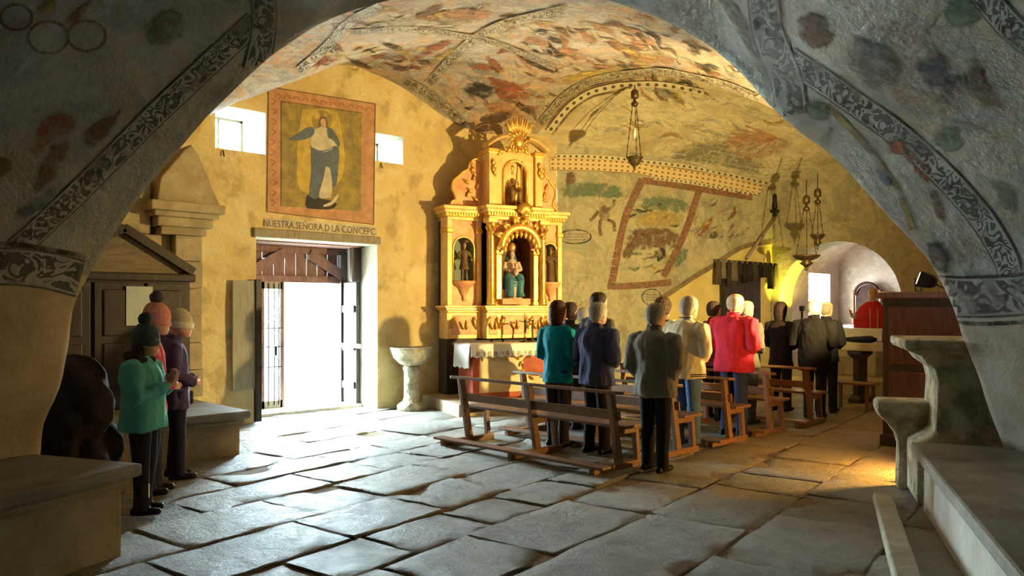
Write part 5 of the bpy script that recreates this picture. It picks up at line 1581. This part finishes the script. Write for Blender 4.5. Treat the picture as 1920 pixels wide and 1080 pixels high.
# lamp washing the chancel arch with yellow
ym = on_x(1451, 548, 17.6)
yl = empty('arch_uplight', (17.82, 8.5, 1.65), 0, 'small black uplight on a stand beside the yellow-lit chancel arch', 'uplight')
at(yl, MB().box((17.82, 8.46, 1.66), (.10, .10, .12)), 'housing', M['black'], bevel=.01)
at(yl, MB().bx(17.80, 17.84, 8.44, 8.48, .28, 1.62), 'stand', M['iron'])
lamp('arch_uplight_beam', 'SPOT', (17.85, 8.5, 1.75), (18.4, 9.14, 2.35), 200, (1, .86, .06), .04, R(85), .6)
# low lamp behind the pedestal that warms the aisle floor
fw = CW(.342 * 8.75 + .94 * 1.45, .94 * 8.75 - .342 * 1.45, 0)
wl_ = empty('floor_lamp', fw, 0, 'small amber floor lamp tucked behind the stone pedestal', 'lamp')
at(wl_, MB().lathe([(.09, 0), (.09, .03), (.02, .05), (.02, .2), (.07, .22), (.09, .28), (.07, .36)], (fw.x, fw.y, 0), 14), 'lamp_body', M['bronze'], smooth=True)
lamp('floor_lamp_glow', 'SPOT', (fw.x, fw.y + .1, .40), on_z(1500, 880), 150, (1, .50, .10), .06, R(145), .8)

# chancel: platform, tables, sanctuary fittings
pl = MB(); pl.bx(15.4, 18.0, 3.0, 9.4, -.03, .28); pl.bx(18.0, 22.2, 5.3, 9.4, -.03, .28)
tag(pl.build('chancel_platform', M['stone_warm'], None, bevel=.0), kind='structure')
hat_ = empty('high_altar', (16.5, 6.9, .28), 0, 'altar table under pale cloth in front of the priest', 'altar')
at(hat_, MB().bx(16.3, 16.75, 6.2, 7.5, .28, 1.16), 'altar_block', M['stone'], bevel=.02)
at(hat_, MB().bx(16.2, 16.85, 6.05, 7.7, 1.16, 1.24), 'altar_top', M['stone'], bevel=.015)
at(hat_, MB().bx(16.17, 16.88, 6.03, 7.72, 1.243, 1.25).bx(16.165, 16.175, 6.03, 7.72, 1.02, 1.25), 'altar_linen', M['linen'])
tb = empty('stone_table', (14.2, 5.35, 0), 0, 'thick-topped stone table on dark legs before the chancel', 'table')
at(tb, MB().bx(13.85, 14.6, 4.5, 5.95, .93, 1.07), 'table_top', M['stone_warm'], bevel=.02)
for y in (4.75, 5.62):
    at(tb, MB().rings([[(14.0 - e, y - e, z_), (14.4 + e, y - e, z_), (14.4 + e, y + e + .1, z_), (14.0 - e, y + e + .1, z_)] for z_, e in ((0, .06), (.08, .06), (.14, 0), (.78, 0), (.86, .07), (.93, .07))]), 'table_leg', M['wood_dark'], bevel=.01)
bag = MB(); bag.rings([[(14.1 + dx, 5.02 + dy, z_) for dx, dy in ((-.12 * k, -.2 * k), (.12 * k, -.2 * k), (.12 * k, .2 * k), (-.12 * k, .2 * k))] for z_, k in ((1.075, 1), (1.2, 1.02), (1.3, .95), (1.33, .7))])
tag(bag.build('black_bag', M['black'], None, bevel=.03), 'squat black bag standing on the stone table', 'bag')
cp = fuse('dark_cloth', [(MB().ell((14.0, 5.6, 1.125), (.13, .26, .05)).ell((13.97, 5.45, 1.135), (.1, .16, .06)), cloth((.02, .017, .02)))], .012, None, 2, lambda p: .012 * noise.noise(p * 25))
tag(cp, 'crumpled dark cloth lying on the stone table', 'cloth')
stl = empty('wooden_stool', (13.1, 5.35, 0), 0, 'low wooden stool at the front by the stone table', 'stool')
at(stl, MB().bx(12.95, 13.3, 5.0, 5.7, .42, .46), 'seat', M['wood'], bevel=.008)
for x, y in ((13.0, 5.08), (13.25, 5.08), (13.0, 5.62), (13.25, 5.62)): at(stl, MB().bx(x - .025, x + .025, y - .025, y + .025, 0, .42), 'leg', M['wood'], bevel=.004)
# sanctuary window and small retable
sw = empty('window_3', (20.8, 9.45, 1.55), 0, kind='structure')
(a_, b_), (c_, e_) = SW0, SW1
for q in ((a_, a_, c_, e_), (b_, b_, c_, e_)):
    at(sw, MB().add([(q[0], 9.45, q[2]), (q[0], 9.45, q[3]), (q[0], 10.0, q[3]), (q[0], 10.0, q[2])], [(0, 1, 2, 3)]), 'window_reveal', M['plaster_white'], recalc=False)
for z_ in (c_, e_):
    at(sw, MB().add([(a_, 9.45, z_), (b_, 9.45, z_), (b_, 10.0, z_), (a_, 10.0, z_)], [(0, 1, 2, 3)]), 'window_reveal', M['plaster_white'], recalc=False)
for k in range(9):
    z_ = c_ + .1 + k * .14
    at(sw, MB().box(((a_ + b_) / 2 - .3, 9.93, z_), (.75, .05, .018), rx=R(30)), 'louvre', M['linen'])
portal('sanctuary_portal', ((a_ + b_) / 2, 10.02, (c_ + e_) / 2), ((a_ + b_) / 2, 0, (c_ + e_) / 2), b_ - a_, e_ - c_)
M['sooty'] = mk('sooty_panel', (.05, .025, .02), (.03, .016, .014), 5, 1.0, spec=0)
sr_ = empty('small_retable', (22.1, 8.6, .28), 0, 'small dark arched retable at the back of the sanctuary', 'retable')
at(sr_, MB().bx(21.7, 22.15, 8.0, 9.2, .28, 1.2), 'altar_base', M['stone'], bevel=.02)
at(sr_, MB().prism([(8.3, 1.2), (8.9, 1.2), (8.9, 2.0)] + [(8.6 + .3 * math.cos(PI * k / 10), 2.0 + .3 * math.sin(PI * k / 10)) for k in range(1, 10)] + [(8.3, 2.0)], 22.0, 22.15, 'x'), 'arched_panel', M['sooty'])
for y in (8.24, 8.96): at(sr_, MB().lathe([(.06, 1.2), (.045, 1.3), (.04, 2.0), (.07, 2.15)], (21.98, y, 0), 12), 'column', M['niche_dark'], smooth=True)
at(sr_, MB().tube([(21.97, 8.6 + .33 * math.cos(PI * k / 12), 2.02 + .33 * math.sin(PI * k / 12)) for k in range(13)], .04, 8), 'arch_moulding', M['sooty'], smooth=True)


# ------------------------------------------------------------------ hanging lamps
def hanging_lamp(label, p, top, sc, kind):
    t = empty('hanging_lamp', p, 0, label, 'hanging lamp')
    MB().lathe([(.015, -.22), (.03, -.2), (.02, -.17), (.05, -.12), (.11, -.07), (.06, -.03), (.16, .02), (.2, .06), (.21, .09), (.18, .09), (.02, .05)] if kind else [(.012, -.16), (.03, -.14), (.02, -.1), (.08, -.06), (.13, .0), (.15, .05), (.17, .06), (.17, .08), (.13, .08), (.01, .04)], n=18, sx=sc, sy=sc).build('bowl', M['bronze'], t, smooth=True)
    H_ = top - p.z
    for k in range(3):
        a = 2 * PI * k / 3 + .4; r0 = .17 * sc; n_ = max(6, int(H_ / .09))
        ch = MB()
        for i in range(n_):
            f0, f1 = i / n_, (i + .92) / n_
            ch.tube([(r0 * (1 - .72 * f0) * math.cos(a), r0 * (1 - .72 * f0) * math.sin(a), .08 + (H_ - .18) * f0), (r0 * (1 - .72 * f1) * math.cos(a), r0 * (1 - .72 * f1) * math.sin(a), .08 + (H_ - .18) * f1)], .007 if i % 2 else .011, 5)
        tag(ch.build('chain', M['bronze'], t), kind='stuff')
    MB().lathe([(.01, H_ - .12), (.06, H_ - .1), (.07, H_ - .06), (.03, H_ - .02), (.02, H_ + .02)], n=12).build('canopy', M['bronze'], t, smooth=True)
    if not kind: MB().lathe([(.01, .42), (.035, .46), (.045, .52), (.03, .56), (.035, .6), (.01, .62)], n=12).build('glass_cup', M['linen'], t, smooth=True)
    MB().tube([(0, 0, H_), (0, 0, H_ + .5)], .01, 6).build('rod', M['iron'], t)
    pul = MB().lathe([(.02, H_ + .02), (.07, H_ + .04), (.07, H_ + .16), (.03, H_ + .2)], n=12).build('pulley', M['bronze'], t, smooth=True)
    return t


p_ = on_x(1190, 303, 11.75); hanging_lamp('slender hanging lamp on long chains before the painted vault', p_, on_x(1190, 188, 11.75).z, .9, 0)
p_ = on_x(1512, 487, 15.0); hanging_lamp('dark bronze sanctuary lamp hanging near the yellow-lit arch', p_, on_x(1512, 385, 15.0).z, 1.25, 1)
p_ = on_x(1533, 448, 15.6); t_ = hanging_lamp('small hanging oil lamp beside the bronze sanctuary lamp', p_, on_x(1533, 372, 15.6).z, .7, 1)

# ------------------------------------------------------------------ cupboard door with cloths on a rail, pole and bracket on the nave wall
NA = math.atan2(NW1.y - NW0.y, NW1.x - NW0.x)
q0, q1 = on_nw(1352, 600), on_nw(1418, 600)
cup = empty('wall_cupboard', ((q0 + q1) / 2).xy.to_3d(), NA, 'tall dark plank cupboard in the ochre wall under hanging cloths', 'cupboard')
wd_ = (q1 - q0).length; hz = on_nw(1385, 505).z
for k in range(5):
    MB().bx(-wd_ / 2 + wd_ * k / 5 + .004, -wd_ / 2 + wd_ * (k + 1) / 5 - .004, -.10, -.04, .02, hz).build('door_plank', M['wood_dark'], cup, bevel=.006)
MB().bx(-wd_ / 2 - .06, wd_ / 2 + .06, -.08, 0, .0, hz + .08).build('door_frame', M['wood_dark'], cup)
r0, r1 = on_nw(1332, 489), on_nw(1446, 497)
rl = MB(); off_ = Vector((-math.sin(NA), math.cos(NA), 0)) * -.16
rl.tube([r0 + off_, r1 + off_], .022, 8)
tag(rl.build('cloth_rail', M['wood_grey'], None, smooth=True), 'thin wooden rail fixed over the plank cupboard', 'rail')
rngl = random.Random(9)
cols = [(.10, .075, .05), (.20, .17, .13), (.05, .04, .035), (.15, .12, .09), (.04, .03, .03), (.025, .02, .02), (.03, .025, .03), (.06, .05, .04), (.02, .018, .018), (.05, .035, .03), (.03, .025, .02), (.07, .055, .045)]
ORD = 'first second third fourth fifth sixth seventh eighth ninth tenth eleventh last'.split()
for k in range(12):
    f_ = .03 + .94 * k / 11; a = r0 + (r1 - r0) * f_ + off_; L = rngl.uniform(.28, .62) if k not in (0,) else .55
    c_ = MB(); w_ = rngl.uniform(.06, .11); dx = (r1 - r0).normalized(); nrm = off_.normalized(); rs_ = []
    for z_, e in ((.03, .5), (-.06, .8), (-L * .5, 1), (-L, 1.15)):
        rs_.append([a + dx * (w_ * e * math.cos(t)) + nrm * (.03 + .02 * e) * math.sin(t) * (1 + .4 * math.sin(3 * t)) + nrm * .02 + Vector((0, 0, z_)) for t in [2 * PI * i / 12 for i in range(12)]])
    c_.rings(rs_)
    o_ = c_.build('hanging_cloth', cloth(cols[k]), None, smooth=True)
    tag(o_, '%s cloth hung on the rail over the plank cupboard, counting from the retable side' % ORD[k], 'cloth', 'cloths hanging on the rail')
pa, pb_ = on_nw(1392, 486) + off_ * .8, on_nw(1446, 408) + off_ * .8
tag(MB().tube([pa, pb_], .035, 8).build('leaning_pole', M['wood_grey'], None, smooth=True), 'wooden pole slanting up the wall above the cloth rail', 'pole')
br = on_nw(1448, 398)
bk_ = empty('wall_bracket', br, NA, 'dark carved bracket on the wall at the top of the slanting pole', 'bracket')
MB().lathe([(.02, -.16), (.06, -.1), (.05, -.04), (.12, .0), (.13, .04), (.0, .05)], (0, -.08, 0), 14).build('console', M['iron'], bk_, smooth=True)
MB().lathe([(.05, .05), (.07, .12), (.045, .3), (.06, .36), (.03, .44)], (0, -.08, 0), 12).build('figure', M['iron'], bk_, smooth=True)
# ------------------------------------------------------------------ frescoes: borders, figures and masonry lines painted on rock and plaster
def one(fn, *a, **k):
    fn(*a, **k); flush_paint()


def border(parent, mat, path, w, bv, **k): one(strip, parent, 'painted_border', mat, path, w, bv, **k)
def figure(parent, mat, poly, bv, off=.008): one(blob, parent, 'painted_figure', mat, poly, bv, off)


A, B_ = arch, BV_ARCH
border(A, M['scroll'], [(28, 468), (60, 440), (140, 365), (215, 290), (290, 215), (380, 130), (440, 74), (478, 38)], 44, B_)
border(A, M['scroll'], [(480, -180), (488, -100), (492, -30), (494, 30), (490, 80), (478, 132)], 48, B_, off=.010)
border(A, M['scroll'], [(-300, 500), (-150, 498), (-30, 498), (40, 500), (95, 508), (150, 522)], 72, B_, off=.009)
border(A, M['p_dark'], [(-300, 450), (-150, 452), (-30, 455), (40, 458), (100, 468), (160, 480)], 9, B_, off=.012)
border(A, M['scroll'], [(1425, -200), (1428, -120), (1432, -40), (1438, 40), (1456, 100), (1476, 150), (1486, 215)], 62, B_, off=.010)
border(A, M['scroll'], [(1478, 108), (1560, 162), (1680, 248), (1770, 328), (1838, 405), (1882, 475), (1895, 512)], 48, B_)
border(A, M['scroll'], [(1752, 552), (1800, 556), (1860, 556), (1960, 548), (2150, 520), (2400, 480)], 78, B_, off=.009)
border(A, M['p_dark'], [(1798, 604), (1850, 606), (1960, 600), (2150, 580), (2400, 550)], 8, B_, off=.012)
border(A, M['p_dark'], [(1752, 516), (1820, 518), (1960, 508), (2150, 480), (2400, 440)], 5, B_, off=.012)
border(A, M['scroll'], [(1815, -50), (1870, 20), (1910, 62), (1975, 110), (2080, 200), (2160, 300), (2220, 420)], 52, B_)
border(A, M['p_grey'], [(1345, -30), (1385, 40), (1420, 100), (1446, 160)], 22, B_)
border(A, M['p_olive'], [(1552, 196), (1620, 268), (1680, 345), (1712, 430)], 11, B_)
border(A, M['p_grey'], [(1785, 222), (1835, 240), (1880, 262)], 7, B_)
figure(A, M['p_blue'], [(1712, 118), (1742, 88), (1772, 102), (1782, 135), (1810, 140), (1800, 170), (1772, 200), (1760, 172), (1725, 150)], B_)
figure(A, M['p_brown'], [(1808, 112), (1850, 108), (1846, 138), (1868, 168), (1902, 216), (1860, 202), (1812, 180), (1796, 152)], B_)
figure(A, M['p_red'], [(1662, 262), (1690, 255), (1708, 270), (1702, 285), (1668, 290)], B_)
figure(A, M['p_red'], [(1702, 282), (1728, 300), (1758, 336), (1742, 346), (1716, 325), (1698, 295)], B_)
figure(A, M['p_blue'], [(1640, 305), (1660, 320), (1682, 348), (1668, 352), (1648, 334)], B_)
figure(A, M['p_brown'], [(1740, 350), (1760, 356), (1775, 400), (1768, 420), (1752, 400)], B_)
figure(A, M['p_dark'], [(1735, 448), (1762, 450), (1784, 482), (1780, 515), (1758, 512), (1740, 480)], B_)
figure(A, M['p_grey'], [(1740, 455), (1760, 457), (1778, 484), (1775, 508), (1760, 505), (1745, 480)], B_, .012)
figure(A, M['p_green'], [(1770, -10), (1830, -5), (1850, 30), (1800, 55), (1768, 30)], B_)
figure(A, M['p_green'], [(1745, 245), (1790, 232), (1815, 262), (1790, 285), (1755, 275)], B_)
figure(A, M['p_green'], [(1500, 180), (1550, 190), (1560, 225), (1520, 220)], B_)
figure(A, M['p_green'], [(1850, 330), (1900, 345), (1915, 400), (1880, 390)], B_)
figure(A, M['p_brown'], [(1490, 30), (1540, 20), (1575, 60), (1545, 95), (1500, 75)], B_)
figure(A, M['p_grey'], [(1600, 60), (1680, 95), (1690, 150), (1640, 170), (1585, 120)], B_)
for c_, p in ((M['p_red'], [(70, 230), (100, 202), (140, 215), (142, 248), (100, 262), (72, 290), (52, 280)]), (M['p_brown'], [(95, 265), (135, 255), (120, 310), (80, 360), (52, 372), (70, 320)]),
              (M['p_brown'], [(150, 245), (185, 225), (220, 205), (232, 195), (222, 225), (190, 265), (160, 285)]), (M['p_blue'], [(22, 400), (60, 372), (110, 345), (98, 375), (60, 405), (30, 418)]),
              (M['p_red'], [(118, 35), (150, 5), (176, -8), (160, 22), (136, 46)]), (M['p_brown'], [(-20, 300), (18, 290), (24, 315), (0, 335), (-20, 330)]), (M['p_green'], [(250, 40), (330, 10), (350, 60), (290, 95)]),
              (M['p_olive'], [(60, 10), (100, -10), (105, 22), (78, 28)])):
    figure(A, c_, p, B_)
for cx_, cy_, r_ in ((88, 68, 38), (160, 65, 36), (28, 30, 30)):
    border(A, M['p_brown'], [(cx_ + r_ * math.cos(t), cy_ + r_ * .8 * math.sin(t)) for t in [2 * PI * k / 14 for k in range(15)]], 6, B_, off=.012)


def strokes(parent, name, bv, box, n, cols, L, ang, seed, wid=(.12, .3), off=.008):
    r = random.Random(seed)
    for k in range(n):
        x, y = r.uniform(box[0], box[2]), r.uniform(box[1], box[3]); l = r.uniform(*L); a = R(r.uniform(*ang)); w = l * r.uniform(*wid)
        cu = r.uniform(-.3, .3) * l
        pts = []
        for t, ww in ((-.5, .1), (-.2, .8), (.15, 1), (.4, .6), (.5, .08)):
            px_, py_ = l * t, cu * (t * t * 4 - .5); pts.append((px_, py_, ww * w))
        poly = [(p[0], p[1] - p[2] / 2) for p in pts] + [(p[0], p[1] + p[2] / 2) for p in reversed(pts)]
        c_, s_ = math.cos(a), math.sin(a)
        blob(parent, name, M[r.choice(cols)], [(x + px_ * c_ - py_ * s_, y + px_ * s_ + py_ * c_) for px_, py_ in poly], bv, off + .0006 * (k % 5), 2)
    for v in list(PAINT.values()): pass
    ks = [(v[1], v[2]) for v in PAINT.values()]
    before = set(o.name for o in parent.children); flush_paint()
    for o in parent.children:
        if o.name not in before: tag(o, kind='stuff')


C, BR = ceil, BV_ROOM
strokes(C, 'painted_brushwork', BR, (640, 15, 960, 60), 40, ['p_cream', 'p_grey', 'p_brown', 'p_salmon', 'p_ochre', 'p_cream'], (25, 80), (-35, 15), 1)
strokes(C, 'painted_brushwork', BR, (590, 85, 800, 130), 40, ['p_cream', 'p_brown', 'p_dark', 'p_grey', 'p_red', 'p_ochre'], (18, 60), (-20, 25), 2)
strokes(C, 'painted_brushwork', BR, (860, 90, 1040, 215), 55, ['p_dark', 'p_grey', 'p_brown', 'p_grey', 'p_red', 'p_salmon'], (18, 60), (0, 50), 3)
strokes(C, 'painted_brushwork', BR, (960, 30, 1230, 130), 90, ['p_cream', 'p_salmon', 'p_ochre', 'p_brown', 'p_dark', 'p_cream', 'p_salmon'], (18, 65), (0, 40), 4)
strokes(C, 'painted_brushwork', BR, (1180, 40, 1400, 180), 80, ['p_brown', 'p_cream', 'p_grey', 'p_brown', 'p_dark', 'p_salmon'], (18, 60), (15, 50), 5)
strokes(C, 'painted_brushwork', BR, (1120, 170, 1500, 260), 70, ['p_line', 'p_cream', 'p_white', 'p_line', 'p_ochre'], (18, 60), (0, 35), 6, (.06, .16))
figure(C, M['p_red'], [(775, 105), (815, 78), (850, 72), (845, 82), (800, 105), (765, 118)], BR, .013)
figure(C, M['p_ochre'], [(795, 118), (840, 92), (872, 75), (870, 85), (835, 108), (800, 126)], BR, .013)
figure(C, M['p_dark'], [(858, 165), (890, 150), (925, 158), (938, 172), (915, 185), (880, 182)], BR, .013)
figure(C, M['p_red'], [(902, 140), (930, 142), (975, 158), (1000, 178), (985, 190), (945, 175), (915, 160)], BR, .013)
figure(C, M['p_salmon'], [(905, 192), (940, 188), (975, 205), (985, 222), (950, 212), (915, 205)], BR, .013)
figure(C, M['p_dark'], [(964, 98), (980, 100), (1052, 130), (1048, 140), (1000, 124)], BR, .014)
figure(C, M['p_ochre'], [(1035, 150), (1070, 138), (1130, 125), (1180, 120), (1175, 132), (1110, 145), (1060, 160)], BR, .013)
figure(C, M['p_salmon'], [(820, 20), (870, 12), (930, 22), (915, 35), (860, 38), (830, 32)], BR, .013)
figure(C, M['p_cream'], [(705, 40), (760, 28), (800, 35), (870, 40), (860, 50), (790, 48), (730, 52)], BR, .012)
for path, w in (([(804, 155), (846, 110), (887, 72), (938, 45), (990, 31), (1059, 14)], 17), ([(663, 58), (767, 52), (866, 65), (921, 76), (990, 103), (1042, 127)], 11),
                ([(560, 131), (612, 86), (653, 41), (715, 7)], 18), ([(1012, 231), (1056, 181), (1103, 153), (1150, 141), (1194, 136), (1244, 133), (1306, 145), (1362, 158), (1420, 182)], 15),
                ([(762, 152), (800, 172), (838, 202), (872, 232)], 17)):
    border(C, M['scroll_warm'], path, w, BR, off=.016)
border(C, M['diamonds'], [(1028, 247), (1064, 202), (1100, 176), (1125, 167), (1169, 159), (1240, 158), (1320, 172)], 13, BR, off=.016)
for d in (-9, 9):
    border(C, M['p_brown'], [(1028 + d * .8, 247 + d * .6), (1064 + d * .8, 202 + d * .6), (1100 + d * .6, 176 + d * .8), (1125 + d * .3, 167 + d), (1169, 159 + d)], 3, BR, off=.017)
# cornice painted along the nave wall
N_ = wn
border(N_, M['dots'], [(1030, 307), (1110, 309), (1191, 314), (1228, 321), (1326, 336), (1427, 356)], 24, BR, off=.010)
border(N_, M['diamonds'], [(1041, 293), (1110, 294), (1171, 299), (1212, 304), (1301, 315), (1440, 343)], 9, BR, off=.012)
border(N_, M['diamonds'], [(1220, 334), (1285, 341), (1350, 353), (1415, 365)], 7, BR, off=.012)


def bricks(parent, quad, rows, cols, bv, mat, w=1.7):
    def q(s, t): return ((quad[0][0] * (1 - s) + quad[1][0] * s) * (1 - t) + (quad[3][0] * (1 - s) + quad[2][0] * s) * t, (quad[0][1] * (1 - s) + quad[1][1] * s) * (1 - t) + (quad[3][1] * (1 - s) + quad[2][1] * s) * t)
    for r in range(rows + 1):
        strip(parent, 'painted_masonry', mat, [q(0, r / rows), q(.33, r / rows), q(.66, r / rows), q(1, r / rows)], w, bv, .012, nw=1)
    for r in range(rows):
        for c in range(cols):
            s = (c + (.5 if r % 2 else .05)) / cols
            a, b = q(s, r / rows), q(s, (r + 1) / rows)
            strip(parent, 'painted_masonry', mat, [a, ((a[0] + b[0]) / 2, (a[1] + b[1]) / 2), b], w, bv, .012, step=3, nw=1)
    before = set(o.name for o in parent.children); flush_paint()
    for o in parent.children:
        if o.name not in before: tag(o, kind='stuff')


M['p_slate'] = pigment('p_slate', (.30, .28, .20), (.22, .20, .14), 5)
figure(C, M['p_slate'], [(1240, 296), (1285, 268), (1345, 258), (1400, 290), (1450, 318), (1430, 332), (1340, 310)], BR, .010)
bricks(C, [(1235, 300), (1432, 334), (1462, 302), (1290, 262)], 5, 8, BR, M['p_line'])
bricks(C, [(1432, 334), (1500, 330), (1520, 300), (1462, 302)], 4, 4, BR, M['p_line'], 1.3)
bricks(N_, [(1052, 580), (1150, 572), (1158, 470), (1056, 470)], 7, 5, BR, M['p_line'], 1.2)
bricks(N_, [(1372, 440), (1432, 428), (1440, 392), (1395, 398)], 4, 3, BR, M['p_line'], 1.2)
FAN = [(1352, 262), (1368, 251), (1415, 247), (1460, 251), (1488, 262), (1470, 280), (1430, 300), (1395, 298), (1365, 285)]
figure(C, M['p_terra'], FAN, BR, .014)
figure(C, M['p_cream'], [(1425 + (x - 1425) * .8, 270 + (y - 270) * .8) for x, y in FAN], BR, .018)
for k in range(9):
    a = R(95 + 17 * k); e = (1452 + 85 * math.cos(a), 258 - 0 + 30 * math.sin(a))
    border(C, M['p_terra'], [(1456, 257), ((1456 + e[0]) / 2, (257 + e[1]) / 2), (min(e[0], 1450), e[1])], 4, BR, off=.022, nw=1)
# framed scenes on the nave wall
for path, w in (([(1204, 336), (1171, 413), (1146, 535)], 13), ([(1138, 538), (1200, 535), (1258, 529)], 12), ([(1311, 356), (1285, 433), (1260, 486), (1244, 519)], 12), ([(1204, 338), (1310, 354), (1410, 370)], 12)):
    border(N_, M['scroll_terra'], path, w, BR, off=.012)
figure(N_, M['p_green'], [(1200, 372), (1250, 365), (1300, 385), (1290, 400), (1230, 395), (1195, 400)], BR)
figure(N_, M['p_ochre'], [(1195, 402), (1240, 392), (1285, 405), (1270, 425), (1220, 425), (1190, 425)], BR, .010)
figure(N_, M['p_green'], [(1050, 345), (1110, 340), (1170, 350), (1180, 372), (1100, 370), (1050, 372)], BR)
figure(N_, M['p_brown'], [(1175, 430), (1220, 425), (1275, 432), (1262, 462), (1200, 470), (1170, 465)], BR, .009)
figure(N_, M['p_brown'], [(1060, 325), (1075, 320), (1082, 335), (1072, 350), (1060, 342)], BR)
figure(N_, M['p_brown'], [(1121, 388), (1132, 382), (1142, 390), (1144, 408), (1134, 418), (1122, 412)], BR, .012)
figure(N_, M['p_skin'], [(1124, 380), (1129, 377), (1133, 381), (1130, 387), (1125, 386)], BR, .013)
for p in ([(1126, 412), (1124, 428), (1127, 442)], [(1138, 412), (1150, 418), (1152, 434)], [(1140, 392), (1148, 388), (1152, 374)], [(1122, 396), (1112, 408), (1106, 414)]):
    border(N_, M['p_brown'], p, 6, BR, off=.012, nw=1, step=4)
for k, p in enumerate(([(1165, 470), (1180, 452), (1190, 465), (1182, 485), (1168, 488)], [(1225, 470), (1245, 462), (1250, 482), (1232, 492)], [(1300, 440), (1330, 408), (1340, 402), (1332, 425), (1310, 448)], [(1262, 470), (1290, 462), (1285, 490), (1262, 505)], [(1330, 436), (1348, 432), (1344, 446), (1330, 448)])):
    figure(N_, M[('p_brown', 'p_dark', 'p_red', 'p_green', 'p_dark')[k]], p, BR)
strokes(N_, 'painted_brushwork', BR, (1180, 375, 1270, 510), 40, ['p_brown', 'p_green', 'p_ochre', 'p_cream', 'p_dark'], (10, 34), (-30, 30), 7)
strokes(N_, 'painted_brushwork', BR, (1290, 375, 1400, 450), 34, ['p_brown', 'p_cream', 'p_ochre', 'p_grey'], (10, 36), (-60, -20), 8)
for cx_, cy_, rx_, ry_ in ((1078, 444, 30, 13), (1221, 557, 18, 15)):
    ov = [(cx_ + rx_ * math.cos(2 * PI * k / 14), cy_ + ry_ * math.sin(2 * PI * k / 14)) for k in range(15)]
    figure(N_, M['p_cream'], ov[:-1], BR, .012)
    border(N_, M['p_dark'], ov, 2.2, BR, off=.015, nw=1, step=4)
    for k in range(3): border(N_, M['p_brown'], [(cx_ - rx_ * .7, cy_ - 5 + 5 * k), (cx_, cy_ - 4.5 + 5 * k), (cx_ + rx_ * .7, cy_ - 5 + 5 * k)], 1.2, BR, off=.016, nw=1)
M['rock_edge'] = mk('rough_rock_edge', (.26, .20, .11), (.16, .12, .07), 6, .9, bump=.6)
border(N_, M['rock_edge'], [(1228, 566), (1262, 545), (1300, 520), (1338, 497), (1372, 474), (1402, 460), (1455, 452)], 9, BR, off=.012)  # dark strip paints the shading along the rock edge and covers the seam
bpy.data.scenes.remove(TMPS)
